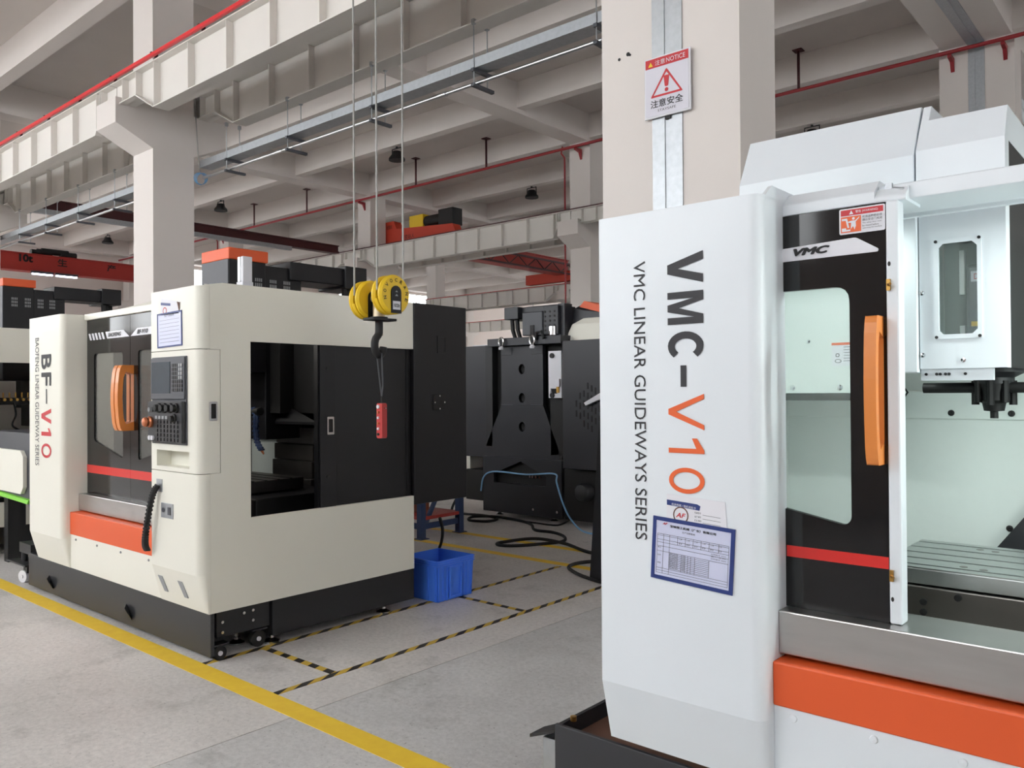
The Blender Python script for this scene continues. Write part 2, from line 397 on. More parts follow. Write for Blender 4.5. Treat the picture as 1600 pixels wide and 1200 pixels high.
# red conductor rail on the first girder
cr = thing('conductor_rail', 'bright red crane conductor rail above the nearest girder', 'conductor rail', (-15,4.8,5.88))
MB().box(-30, -3, 4.785, 4.82, 5.812, 5.856).build('rail_bar', 'red_bright', cr)
for i in range(22):
    x = -29+i*1.18; MB().box(x-.02, x+.02, 4.782, 4.87, 5.857, 5.868).box(x-.02, x+.02, 4.84, 4.87, 5.802, 5.857).build('clip', 'red_dark', cr)

# cable tray, conduit and hangers under the far-side girder
hx = [-4.12,-5.62,-7.22,-8.88,-10.35,-12.4,-13.9,-15.4,-16.9,-18.3]
def tray(x0, x1, lab):
    t = thing('cable_tray', lab, 'cable tray', ((x0+x1)/2,6.05,4.8), 'galvanized cable trays')
    MB().prism([(x0,5.96,4.82),(x0,6.15,4.82),(x0,6.15,4.92),(x0,6.147,4.92),(x0,6.147,4.823),(x0,5.963,4.823),(x0,5.963,4.92),(x0,5.96,4.92)], (x1-x0,0,0)).build('trough', 'galvanized', t)
    for i in range(int((x1-x0)/2)):
        xx = x0+1+i*2; MB().box(xx, xx+.14, 5.957, 5.96, 4.83, 4.915).build('splice_plate', 'galvanized', t)
    return t
tray(-11.1, -3.62, 'galvanized cable tray hung below the girder toward the central column'); tray(-24, -11.75, 'galvanized cable tray seen left of the left column')
def conduit(x0, x1, lab):
    o = thing('conduit_pipe', lab, 'pipe', ((x0+x1)/2,6.02,4.66), 'bright steel conduit pipes')
    MB().cyl((x0,6.02,4.685), (x1,6.02,4.685), .021, 12).build('pipe', 'pipe_metal', o)
    for i in range(int((x1-x0)/3)):
        MB().cyl((x0+1.9+i*3,6.02,4.685), (x0+2.02+i*3,6.02,4.685), .027, 12).build('coupling', 'pipe_metal', o)
conduit(-11.1, -3.62, 'bright steel conduit pipe below the cable tray, toward the central column'); conduit(-24, -11.75, 'bright steel conduit pipe seen left of the left column')
order = ['first','second','third','fourth','fifth','sixth','seventh','eighth','ninth','tenth']
for i, x in enumerate(hx):
    h = thing('tray_hanger', 'trapeze hanger of the cable tray, %s counted from the central column' % order[i], 'hanger', (x,6.05,4.65), 'trapeze hangers of the cable tray')
    for y in (5.955, 6.155): MB().cyl((x,y,4.64), (x,y,5.275), .006, 6).build('threaded_rod', 'galvanized', h)
    for z in (4.80, 4.645): MB().box(x-.02, x+.02, 5.93, 6.24, z-.02, z+.012).build('strut', 'charcoal', h)
    for y in (5.955, 6.155): MB().box(x-.018, x+.018, y-.018, y+.018, 5.26, 5.31).build('beam_clamp', 'galvanized', h)
co = thing('cable_coil', 'small coil of blue cable at the end of the conduit on the left column', 'cable', (-11.12,5.94,4.6))
for k in range(4):
    MB().tube([(-11.10+.01*k, 5.96+.085*math.cos(a*.314)+.008*k, 4.66+.085*math.sin(a*.314+.1*k)) for a in range(21)], .005, 6).build('loop', 'hose_blue', co)
MB().tube(spline([(-11.13,5.90,5.9),(-11.12,5.93,5.3),(-11.11,5.95,4.9),(-11.10,5.97,4.75)]), .008, 6).build('drop_cable', 'rope', co)

# sprinkler pipe
sp = thing('sprinkler_pipe', 'thin dark red sprinkler pipe running along the second column row', 'pipe', (-16,15.6,7.34))
MB().cyl((-36,15.6,7.35), (8,15.6,7.38), .035, 10).build('pipe', 'pipe_red', sp)
for x in (-30.5,-25.3,-22.2,-17.0,-14.3,-8.5,-6.05,.5):
    MB().cyl((x,15.6,7.36), (x,15.6,8.148), .028, 8).box(x-.09, x+.09, 15.51, 15.69, 8.13, 8.149).build('riser', 'red_dark', sp)
for x in (-27.7,-19.5,-11.4,-3.4,-2.6):
    MB().prism([(x-.03,15.795,7.08),(x-.03,15.795,7.32),(x-.03,15.55,7.32),(x-.03,15.55,7.27),(x-.03,15.72,7.24)], (.06,0,0)).build('bracket', 'pipe_red', sp)
for x in (-28.03, -11.86):
    MB().cyl((x,15.75,1.0), (x,15.75,7.2), .022, 8).build('drop_pipe', 'pipe_red', sp)
    MB().tube([(x,15.75,7.2),(x-.08,15.72,7.32),(x,15.66,7.45),(x+.05,15.6,7.4)], .022, 8).build('elbow', 'pipe_red', sp)

# high-bay lamps
lamp0 = None
for i, (x, y, lab) in enumerate([(-15.2,13.32,'right of the crane hook ropes'),(-23.5,13.32,'just right of the left column'),(-15.2,18.56,'past the second column row, near the central column'),(-6.9,18.56,'above the white machine hood'),(-31.7,13.32,'left of the left column')]):
    L = 'small black high-bay lamp under a beam, '+lab
    if lamp0 is None:
        l = lamp0 = thing('high_bay_lamp', L, 'lamp', (x,y,7.3), 'black high-bay lamps')
        MB().lathe((x,y,7.26), (0,0,1), [(.20,0),(.20,.05),(.13,.14),(.11,.22),(.05,.23)], 16).build('housing', 'rubber', l)
        MB().tube([(x-.17,y,7.34),(x-.17,y,7.56),(x+.17,y,7.56),(x+.17,y,7.34)], .015, 6).build('yoke', 'rubber', l)
        MB().cyl((x,y,7.56), (x,y,7.62), .03, 8).build('mount', 'rubber', l)
    else: copy_tree(lamp0, (x-LOC[lamp0].x, y-LOC[lamp0].y, 0), label=L)

# --- bridge cranes
def bridge(lab, x, y0, y1, z0, z1, m, hw=.2):
    b = thing('bridge_crane', lab, 'crane', (x,(y0+y1)/2,z0), 'bridge cranes')
    MB().box(x-hw*.7, x+hw*.7, y0, y1, z0+.06, z1-.03).build('girder_box', m, b, .01)
    MB().box(x-hw, x+hw, y0, y1, z0, z0+.06).build('lower_flange', m, b); MB().box(x-hw, x+hw, y0, y1, z1-.03, z1).build('upper_flange', m, b)
    return b
b = bridge('red bridge crane marked 10t at the far left of the hall', -31.9, 5.9, 15.5, 5.92, 6.55, 'red_paint', .25)
t = MB()
X = -31.9+.25*.7+.004
put_text(t, '10t', (X,10.30,6.23), (0,.45,0), (0,0,.28), .05); put_text(t, '生', (X,11.56,6.20), (0,.33,0), (0,0,.28), .03); put_text(t, '产', (X,13.3,6.20), (0,.33,0), (0,0,.26), .03)
put_text(t, '安全', (X,7.3,6.25), (0,.6,0), (0,0,.24), .01)
t.build('lettering', 'ink_black', b)
for i, (yy, w, z) in enumerate([(11.2,.5,6.68),(11.55,.9,6.72),(12.0,.55,6.66),(10.9,.3,6.64)]): MB().cyl((-31.95,yy-w/2,z), (-31.95,yy+w/2,z), .11, 10).build('hoist_drum', 'rubber', b)
for i, (ya, yb) in enumerate([(10.67,11.34),(11.46,12.17)]):
    l = thing('tube_light', 'bright violet-white tube light below the red 10t crane, %s one' % ('left' if i == 0 else 'right'), 'light', (-31.6,(ya+yb)/2,5.8), 'tube lights under the red crane')
    MB().box(-31.62,-31.56,ya,yb,5.80,5.85).build('diffuser', 'led', l); MB().box(-31.64,-31.54,ya-.03,yb+.03,5.85,5.93).build('housing', 'charcoal', l)
b = bridge('dark red bridge crane beam crossing behind the left column', -20.25, 6.2, 15.3, 5.78, 6.02, 'red_dark', .13)
MB().box(-20.2,-20.08,6.4,13.6,5.66,5.77).build('festoon_track', 'galvanized', b)
b = bridge('red truss bridge crane crossing the bay beyond the second column row', -19.6, 16.45, 26.0, 6.15, 6.75, 'red_paint', .22)
MB().prism([(-20.6,16.45,5.93),(-16.2,16.45,5.93),(-16.4,16.45,6.36),(-18.8,16.45,6.52),(-18.95,16.45,6.78),(-19.3,16.45,6.78),(-19.5,16.45,6.4),(-20.6,16.45,6.35)], (0,.3,0)).build('end_carriage', 'crane_orange', b, .01)
MB().box(-21.4,-18.6,25.7,26.0,5.9,6.3).build('end_carriage', 'crane_orange', b, .01)
MB().box(-18.25,-17.65,16.46,16.86,6.40,6.82).build('motor_cover', 'yellow', b, .02); MB().cyl((-17.65,16.66,6.6), (-17.0,16.66,6.6), .18, 14).build('motor', 'rubber', b); MB().box(-17.0,-16.4,16.46,16.86,6.34,6.84).build('gearbox', 'rubber', b, .02)
tt = MB()
for i in range(9):
    y0 = 16.8+i; tt.cyl((-18.9,y0,6.1), (-18.9,y0+.5,6.45), .02, 6).cyl((-18.9,y0+.5,6.45), (-18.9,y0+1,6.1), .02, 6)
tt.box(-18.93,-18.87,16.6,25.8,6.06,6.12).box(-18.93,-18.87,16.6,25.8,6.43,6.49).build('walkway_truss', 'red_dark', b)
t = MB(); put_text(t, '起重机', (-19.25,16.445,6.55), (.25,0,0), (0,0,.12)); put_text(t, '严禁站人', (-18.6,16.445,6.15), (.6,0,0), (0,0,.14)); t.build('lettering', 'ink_black', b)
# crane over the near bay that carries the hook (above the picture)
nb = bridge('red bridge crane overhead carrying the yellow hook block', -3.57, -4.9, 5.0, 5.95, 6.6, 'red_paint', .22)
MB().box(-3.95,-3.2,2.5,3.45,5.3,5.85).build('hoist_body', 'yellow', nb, .03)
# LED strip fixtures
for i, (x, y, z, L) in enumerate([(-20.5,26.05,4.9,2.4)]):
    l = thing('strip_light', 'white strip light below the far girder', 'light', (x,y,z))
    MB().box(x-L/2,x+L/2,y-.06,y+.06,z,z+.05).build('diffuser', 'lamp_white', l); MB().box(x-L/2,x+L/2,y-.08,y+.08,z+.05,z+.12).build('housing', 'galvanized', l)
    for q in (-.8,.8): MB().cyl((x+q,y,z+.1), (x+q,y,5.198), .01, 6).build('hanger', 'galvanized', l)

# ================================================================== MACHINES
def pillar_ring(x0, x1, yf, yb, r, z, push=0.0, n=6, left_r=0.0):
    """plan outline of a front post: flat front at yf, rounded right front corner"""
    pts = [(x0, yb)]
    if left_r:
        pts += [(x0+left_r*(1-math.cos(R(90*i/3))), yf+left_r*(1-math.sin(R(90*i/3)))) for i in range(4)]
    else: pts += [(x0, yf)]
    pts += [(x1-r+r*math.sin(R(90*i/n)), yf+r-r*math.cos(R(90*i/n))) for i in range(n+1)] + [(x1, yb)]
    return [(a, max(b, yf+push), z) for a, b in pts]
def fused(name, mb, m, parent, bevel=0.0): return mb.build(name, m, parent, bevel)
def d_handle(name, parent, x0, x1, yd, z0, z1, dep=.085):
    zm = (z0+z1)/2; h = (z1-z0)/2
    out = [(yd, z0), (yd-dep*.72, z0), (yd-dep*.82, z0+.02)]+[(yd-dep*(.86+.14*math.cos(R(a))), zm+h*.92*a/90*1.0) for a in (-75,-45,-15,15,45,75)]+[(yd-dep*.82, z1-.02), (yd-dep*.72, z1), (yd, z1)]
    hole = [(yd-.002, z0+.06), (yd-dep*.50, z0+.045)]+[(yd-dep*(.60+.10*math.cos(R(a))), zm+h*.62*a/75) for a in (-75,-45,0,45,75)]+[(yd-dep*.50, z1-.045), (yd-.002, z1-.06)]
    return MB().plate((x0,0,0), (0,1,0), (0,0,1), (x1-x0,0,0), out, [hole]).build(name, 'grip_orange', parent, .007, seg=3)
def screw(mb, p, n, r=.009):
    p = Vector(p); n = Vector(n); mb.cyl(p, p+n*.006, r, 10); return mb
def foot(parent, x, y, zt=.2):
    MB().lathe((x,y,0), (0,0,1), [(.05,0),(.05,.012),(.03,.022),(.018,.03),(.018,.045),(.01,.046),(.01,zt)], 14).build('leveling_foot', 'chrome', parent)
def head_unit(m, x0, x1, y0, ztop, body='black_panel'):
    MB().box(x0, x1, y0, y0+.30, 1.7, ztop-.085).build('head_cover', body, m, .006)
    MB().box(x0+.004, x1-.004, y0-.006, y0, 1.72, ztop-.085).build('head_front', 'charcoal', m, .003)  # gray front on a black body: the lit and shaded faces put into colour
    MB().box(x0-.004, x1+.004, y0-.004, y0+.32, ztop-.085, ztop).build('head_cap', 'orange', m, .006)
    c = MB().box(x0-.02, x1-.01, y0+.30, y0+.62, 1.2, ztop-.10).build('column_cover', body, m, .006)
    for xx, yy in ((x1,.08),(x1,.21),(x1-.01,.34),(x1-.01,.46)):
        g = MB()
        for a in range(4):
            for b in range(3): g.box(xx, xx+.002, y0+yy+.016*a, y0+yy+.009+.016*a, ztop-.30+.036*b, ztop-.275+.036*b)
        g.build('vent_grille', 'key_gray', c)['kind'] = 'stuff'
    MB().box(x0+.08, x1+.02, y0+.50, y0+1.05, ztop-.19, ztop-.05).build('cable_arm', body, m, .006)
    MB().box(x0+.06, x1+.05, y0+1.0, y0+1.22, ztop-.21, ztop-.03).build('junction_box', body, m, .006)
    for k in range(3):
        MB().tube([(x1-.02-.05*k, y0+1.04+.06*k, ztop-.2), (x1-.02-.05*k, y0+1.05+.06*k, ztop-.4), (x1-.06-.05*k, y0+1.08+.06*k, ztop-.7)], .026, 8).build('corrugated_hose', 'rubber', m)
    MB().box(x0-.3, x1+.12, y0+.34, y0+1.0, 1.4, ztop-.42).build('column_top', 'black_matte', m)
def side_shell(m, X, y0, y1, oy, zb, zo0, zo1, zt, notch, mcol):
    """side panel at X with a big service opening, black sliding door and rear cabinet"""
    out = [(2.401,zb),(y1,zb),(y1,zo0),(oy,zo0),(oy,zo1),(y1,zo1),(y1,zt),(2.478,zt),(2.401,zt-.014)]
    if notch: out += [(2.401,1.804),(2.466,1.804),(2.466,1.088),(2.401,1.088)]
    MB().plate((X,0,0), (0,1,0), (0,0,1), (-.03,0,0), out).build('side_panel', mcol, m)
    d = MB().box(X-.075, X-.035, 3.165, y1-.005, zo0-.05, zo1+.03).build('side_door', 'black_panel', m)
    MB().box(X-.035, X-.022, 3.175, 3.30, zo0-.04, zo1+.02).build('door_stile', 'black_panel', d, .003)
    h = MB().plate((X-.022,0,0), (0,1,0), (0,0,1), (.008,0,0), rrect(3.225,3.28,1.275,1.392,.006), [rrect(3.236,3.269,1.29,1.377,.004)]).build('recessed_pull', 'chrome', d)
    MB().box(X-.034, X-.020, 3.236, 3.269, 1.29, 1.377).build('pull_recess', 'black_matte', d)
    s = MB(); screw(s, (X-.022,3.235,1.71), (1,0,0), .012); screw(s, (X-.022,3.235,1.0), (1,0,0), .012); s.build('door_bolt', 'rubber', d)
    cab = MB().box(X-.62, X+.005, y1+.003, y1+.545, .74, zt+.002).build('electric_cabinet', 'black_panel', m, .006)
    MB().plate((X+.006,0,0), (0,1,0), (0,0,1), (.004,0,0), rrect(4.20,4.29,1.835,1.966,.008), [rrect(4.21,4.28,1.845,1.956,.005)]).build('latch_frame', 'rubber', cab)
    f = MB().box(X+.004, X+.014, 4.155, 4.275, 1.415, 1.53).build('cover_plate', 'black_matte', cab, .004)
    for yy, zz in ((4.165,1.472),(4.265,1.472),(4.215,1.425),(4.215,1.52)):
        MB().cyl((X+.014,yy,zz), (X+.017,yy,zz), .006, 8).build('bolt', 'chrome', cab)
    # rest of the shell
    w = X-2.59
    MB().plate((w,0,0), (0,1,0), (0,0,1), (.03,0,0), [(2.75,zb),(y1,zb),(y1,zt-.05),(2.75,zt-.05)]).build('far_side_panel', mcol, m)
    MB().box(w+.03, X-.03, y1-.04, y1, zb, zt-.1).build('rear_panel', 'black_panel', m)

# ---------------------------------------------------------------- left cream machine
XL = -4.36; YF = 2.33
m = ML = thing('machining_center', 'cream vertical machining center with BF-V10 lettering, orange strip and control console', 'machine', (-5.65,3.0,0), 'vertical machining centers')
side_shell(m, XL, 2.38, 3.965, 2.66, .285, .805, 1.858, 2.192, True, 'cream')
# front posts
p = MB().loft([pillar_ring(-6.95,-6.33,YF,2.75,.04,.285,.06), pillar_ring(-6.95,-6.33,YF,2.75,.04,.50)], smooth=True).loft([pillar_ring(-6.95,-6.33,YF,2.75,.04,.50), pillar_ring(-6.95,-6.33,YF,2.75,.04,2.135)], smooth=True).build('front_post', 'cream', m)
t = MB(); U = Vector((.19,0,0)); q = lambda za: (-6.705,YF-.002,za)
put_text(t, 'B', q(1.849), (0,0,-.111), U, .02); put_text(t, 'F', q(1.714), (0,0,-.100), U, .02); t.box(-6.613,-6.597,YF-.003,YF-.002,1.480,1.590); t.build('lettering', 'ink', p)
t = MB(); glyph(t, 'V', q(1.444), (0,0,-.113), U, .26); glyph(t, '1', q(1.298), (0,0,-.058), U, .2); glyph(t, '0', q(1.183), (0,0,-.108), U, .18); t.build('lettering', 'ink_red', p)
t = MB(); put_text(t, 'BAOFENG LINEAR GUIDEWAY SERIES', (-6.828,YF-.002,1.98), (0,0,-.97), (.075,0,0)); t.build('small_lettering', 'ink', p)
x0, x1 = -4.93, XL
MB().loft([pillar_ring(x0,x1,YF,2.40,.05,1.806), pillar_ring(x0,x1,YF,2.40,.05,2.168), [(a, b+.06 if b < 2.36 else b, 2.176) for a, b, c in pillar_ring(x0,x1,YF,2.40,.05,2.176)]], smooth=True).build('upper_post', 'cream', m)
lp = MB().loft([pillar_ring(x0,x1,YF,2.40,.05,.285,.06), pillar_ring(x0,x1,YF,2.40,.05,.51)], smooth=True).loft([pillar_ring(x0,x1,YF,2.40,.05,.51), pillar_ring(x0,x1,YF,2.40,.05,1.086)], smooth=True).build('lower_post', 'cream', m)
MB().box(x0+.01, x1-.035, YF+.14, 2.6, .6, 2.12).build('post_core', 'black_matte', m)
# control box
cb = MB()
ring = lambda z, a=x0: pillar_ring(a,x1,YF,2.462,.05,z)
for za, zb_ in ((1.090,1.116),(1.212,1.802)): cb.loft([ring(za), ring(zb_)], smooth=True)
cb.box(x0,-4.862,YF,2.462,1.116,1.212); cb.loft([ring(1.116,-4.468), ring(1.212,-4.468)], smooth=True); cb.box(-4.862,-4.468,YF+.09,2.462,1.116,1.212)
cb = cb.build('control_box', 'cream', m)
con = MB().box(-4.908,-4.482,YF-.008,YF,1.25,1.768).build('console_plate', 'charcoal', m, .003)
MB().box(-4.902,-4.49,YF-.018,YF-.008,1.515,1.762).build('monitor_bezel', 'charcoal', con, .004)
MB().box(-4.885,-4.655,YF-.021,YF-.018,1.552,1.738).build('monitor_screen', 'screen', con)
for r in range(7):
    for c in range(5):
        k = 'key_gray' if (c > 2 and r > 2) else 'key_dark'
        MB().box(-4.63+c*.026,-4.61+c*.026,YF-.024,YF-.018,1.562+r*.024,1.580+r*.024).build('key', k, con)
op = MB().box(-4.905,-4.49,YF-.035,YF-.008,1.262,1.505).build('operator_panel', 'base_gray', m, .006)
for x in (-4.755,-4.685,-4.615,-4.545):
    MB().lathe((x,YF-.035,1.465), (0,-1,0), [(.030,0),(.028,.012),(.022,.014),(.020,.032),(.0,.033)], 16).build('rotary_knob', 'rubber', op)
for x, z, mm in ((-4.868,1.455,'key_gray'),(-4.832,1.455,'key_dark'),(-4.868,1.285,'badge_white'),(-4.832,1.285,'badge_white')):
    MB().cyl((x,YF-.035,z), (x,YF-.047,z), .014, 12).build('push_button', mm, op)
MB().lathe((-4.865,YF-.035,1.38), (0,-1,0), [(.034,0),(.034,.012),(.026,.02),(.030,.034),(.024,.046),(.0,.05)], 18).build('emergency_stop', 'copper', op)
for r in range(6):
    for c in range(7):
        if r == 5 and c > 3: continue
        MB().box(-4.80+c*.041,-4.772+c*.041,YF-.041,YF-.035,1.27+r*.026,1.288+r*.026).build('key', 'key_gray' if r == 5 else 'key_dark', op)
MB().lathe((-4.57,YF-.035,1.405), (0,-1,0), [(.028,0),(.026,.01),(.018,.012),(.016,.03),(0,.031)], 14).build('rotary_knob', 'rubber', op)
h = MB().plate((XL+.002,0,0), (0,1,0), (0,0,1), (.008,0,0), rrect(2.393,2.441,1.392,1.502,.006), [rrect(2.402,2.432,1.405,1.49,.004)]).build('latch_handle', 'chrome', m)
MB().box(XL-.004, XL+.004, 2.402, 2.432, 1.405, 1.49).build('latch_recess', 'black_matte', h)
# lower post fittings
pl = MB().box(-4.80,-4.655,YF-.006,YF,.808,.897).build('socket_plate', 'galvanized', m, .002)
MB().cyl((-4.765,YF-.006,.855), (-4.765,YF-.012,.855), .014, 12).box(-4.71,-4.68,YF-.010,YF-.006,.83,.875).build('socket', 'charcoal', pl)
for xx in (-4.885, -4.64):
    MB().prism([(xx,2.350,.447),(xx+.055,2.350,.447),(xx+.085,2.371,.352),(xx+.045,2.371,.352)], (0,-.006,0)).build('vent_slot', 'key_gray', m)
MB().box(-4.86,-4.79,YF-.004,YF,.96,1.035).build('cable_outlet', 'galvanized', m)
cc = MB(); pts = spline([(-4.825,2.315,1.00),(-4.845,2.295,.94),(-4.885,2.285,.80),(-4.915,2.283,.68),(-4.925,2.29,.62),(-4.90,2.30,.60),(-4.87,2.31,.66),(-4.85,2.315,.80),(-4.84,2.32,.93)], 6)
cc.tube(pts[:28], .016, 8)
for q in pts[2:28]: cc.lathe(q, (0,.1,1), [(.021,-.006),(.021,.006)], 8)
cc.build('coiled_cable', 'rubber', m)
# doors
def front_door(parent, x0, x1, yd, z0, z1, win, wm, rs):
    d = MB().plate((0,yd,0), (1,0,0), (0,0,1), (0,.02,0), [(x0,z0),(x1,z0),(x1,z1),(x0,z1)], [rpoly(win, rs)]).build('front_door', 'door_black', parent)
    MB().plate((0,yd+.012,0), (1,0,0), (0,0,1), (0,.005,0), rpoly(win, rs)).build('window_pane', wm, d)
    return d
YD = 2.51
d1 = front_door(m, -6.40, -5.622, YD, .82, 2.095, [(-6.21,1.21),(-5.735,1.10),(-5.735,1.845),(-6.21,1.845)], 'door_window_gray', .03)
d2 = front_door(m, -5.618, -4.90, YD, .82, 2.095, [(-5.505,1.10),(-5.03,1.21),(-5.03,1.845),(-5.505,1.845)], 'door_window_gray', .03)
for d, xa, xb in ((d1,-6.33,-5.622),(d2,-5.618,-4.95)): MB().box(xa,xb,YD-.002,YD,.972,1.03).build('red_stripe', 'red_stripe', d)
MB().prism([(-5.98,YD-.003,1.945),(-5.63,YD-.003,1.945),(-5.72,YD-.003,1.995),(-6.01,YD-.003,1.995)], (0,.003,0)).build('badge', 'badge_white', d1)
for k in range(5): MB().prism([(-6.27+.055*k,YD-.003,1.945),(-6.24+.055*k,YD-.003,1.945),(-6.27+.055*k,YD-.003,1.995),(-6.30+.055*k,YD-.003,1.995)], (0,.003,0)).build('badge_stripe', 'badge_white', d1)
MB().prism([(-5.61,YD-.003,1.945),(-4.96,YD-.003,1.945),(-4.96,YD-.003,1.995),(-5.51,YD-.003,1.995)], (0,.003,0)).build('badge', 'badge_white', d2)
t = MB(); put_text(t, 'BAOFENG', (-5.955,YD-.005,1.956), (.205,0,0), (0,0,.028), .01, .25); t.build('lettering', 'ink_black', d1)
t = MB(); put_text(t, 'BF-V10', (-5.505,YD-.005,1.955), (.155,0,0), (0,0,.029), .01, .25); t.build('lettering', 'ink_black', d2)
d_handle('handle', d1, -5.675, -5.627, YD, 1.30, 1.745, .11); d_handle('handle', d2, -5.613, -5.565, YD, 1.30, 1.745, .11)
MB().box(-6.33,-4.93,YD-.02,YD+.06,2.095,2.14).build('door_header', 'cream', m, .004)
MB().prism([(-6.2,2.55,2.14),(-5.35,2.55,2.14),(-5.30,2.6,2.19),(-6.1,2.6,2.16)], (0,.3,0)).build('roof_ridge', 'cream', m)
MB().box(-6.33,-4.93,2.449,2.53,.70,.82).build('door_sill', 'steel', m, .004)
MB().box(-6.33,-4.93,2.387,2.52,.53,.692).build('orange_fascia', 'orange', m, .005)
lw = MB().box(-6.33,-4.93,2.392,2.52,.285,.53).build('apron_panel', 'cream', m, .002)
for x in (-6.23,-5.87,-5.5,-5.1): 
    s = MB(); screw(s, (x,2.392,.50), (0,-1,0), .008); s.build('screw', 'key_gray', lw)
# base
bs = MB().box(-7.2,-4.37,2.405,2.43,.03,.283).build('base_front_plate', 'base_gray', m, .004)
MB().box(-7.2,-7.18,2.43,2.9,.03,.283).build('base_end_plate', 'base_gray', m)
for x in (-6.72,-5.40): MB().prism([(x-.05,2.405,.165),(x,2.37,.15),(x+.03,2.37,.13),(x+.02,2.39,.09),(x-.02,2.405,.12)], (.02,.01,-.02)).build('tie_lug', 'base_black', bs, .004)
MB().box(-6.9,-4.40,2.83,4.0,.055,.29).build('base_body', 'base_black', m, .004)
MB().box(-7.15,-4.55,2.44,2.84,.20,.284).build('base_tray', 'black_matte', m)
for x, y in ((-4.594,2.70),(-4.46,2.86),(-4.442,3.746),(-6.7,3.8),(-6.7,2.9)): foot(m, x, y, .21)
def caster(parent, x, y, r=.05, ax=(1,0,0), wm='rubber', plate=True):
    a = Vector(ax); MB().cyl(Vector((x,y,r))-a*.018, Vector((x,y,r))+a*.018, r, 20).build('caster_wheel', wm, parent, .006)
    MB().cyl(Vector((x,y,r))+a*.018, Vector((x,y,r))+a*.026, .014, 10).build('axle_cap', 'badge_white', parent)
    if plate: MB().box(x-.035,x+.035,y-.05,y+.05,2*r+.004,2*r+.014).build('caster_plate', 'base_black', parent)
    if plate: MB().box(x-.035,x-.028,y-.03,y+.03,r-.01,2*r+.006).build('caster_fork', 'base_black', parent)
caster(m, -4.454, 2.755); caster(m, -4.40, 2.47, .042)
for y, z in ((2.50,.21),(2.50,.15),(2.64,.235),(2.70,.24),(2.70,.18)): MB().cyl((-4.42,y,z), (-4.405,y,z), .009, 8).build('bolt', 'chrome', m)
MB().box(-4.46,-4.42,2.47,2.82,.12,.285).build('leg_bracket', 'base_black', m)
# caster outrigger at the left end
MB().prism([(-7.62,2.38,.17),(-7.20,2.38,.17),(-7.20,2.50,.17),(-7.55,2.56,.17)], (0,0,.012)).build('outrigger_plate', 'base_black', m)
MB().box(-7.45,-7.2,2.42,2.52,.26,.34).build('outrigger_arm', 'base_black', m); MB().cyl((-7.42,2.45,.18), (-7.42,2.45,.30), .025, 10).build('outrigger_post', 'base_black', m)
caster(m, -7.46, 2.46, .05, (.3,-.95,0), 'badge_white', False); MB().box(-7.48,-7.40,2.46,2.50,.08,.18).build('outrigger_fork', 'base_black', m)
# inside, seen through the side opening
MB().box(-6.15,-5.69,3.76,3.79,.7,1.45).build('inner_panel', 'inner_white', m)
MB().box(-6.9,-6.15,2.7,3.9,.6,2.0).build('inner_wall', 'black_matte', m)
for k, (za, zb_) in enumerate(((1.155,1.28),(1.03,1.15),(.90,1.025),(.66,.895))):
    MB().box(-5.69,-5.19+.012*k,3.70-.018*k,3.74,za,zb_).build('way_cover', 'steel' if k == 0 else 'dark_steel', m, .003)
MB().box(-5.19,-5.10,3.72,3.76,.62,1.30).build('way_cover_end', 'dark_steel', m)
MB().prism([(-5.80,3.55,1.43),(-5.3,3.55,1.43),(-4.85,3.48,1.32),(-5.466,3.48,1.315)], (0,0,.02)).build('coolant_deflector', 'black_panel', m)
MB().box(-6.4,-4.5,3.56,3.60,1.40,2.0).build('inner_back_sheet', 'black_matte', m)
tb = MB().box(-6.3,-4.92,2.95,3.42,.87,.95).build('work_table', 'dark_steel', m, .004)
for k in range(4): MB().box(-6.3,-4.92,3.01+.1*k,3.028+.1*k,.948,.9515).build('t_slot', 'black_matte', tb)
MB().box(-6.2,-4.7,2.9,3.6,.72,.86).build('saddle', 'black_panel', m, .01)
MB().prism([(-6.6,2.65,.60),(-6.6,3.0,.70),(-6.6,3.95,.66),(-6.6,3.95,.55),(-6.6,2.65,.50)], (2.2,0,0)).build('chip_chute', 'base_black', m)
hz = MB(); hp = spline([(-5.20,3.2,1.44),(-5.16,3.19,1.38),(-5.18,3.2,1.28),(-5.16,3.2,1.20),(-5.11,3.2,1.15)], 6); hz.tube(hp, .018, 8)
for q in hp[::2]: hz.lathe(q, (0,0,1), [(.024,-.006),(.024,.006)], 8)
hz.build('coolant_hose', 'blue_steel', m); MB().cyl((-5.12,3.2,1.16), (-5.08,3.2,1.12), .014, 8, .006).build('coolant_nozzle', 'copper', m)
MB().cyl((-5.24,3.2,1.41), (-5.12,3.2,1.42), .03, 10).build('hose_manifold', 'black_matte', m)
head_unit(m, -5.74, -5.36, 3.10, 2.605)
sl = MB().cyl((-5.0,3.05,2.19), (-5.0,3.05,2.30), .028, 14).build('signal_lamp_base', 'badge_white', m)
lt = thing('signal_tower', 'clear and white signal lamp tower standing on the cream machine roof', 'signal lamp', (-4.95,2.98,2.19))
MB().box(-4.99,-4.91,2.94,3.02,2.19,2.30).build('lamp_base', 'badge_white', lt, .004)
MB().box(-4.985,-4.955,2.945,3.015,2.30,2.47).build('lamp_tube', 'pipe_metal', lt, .004); MB().box(-4.945,-4.915,2.945,3.015,2.30,2.47).build('lamp_tube', 'badge_white', lt, .004)
bpy.data.objects.remove(sl)
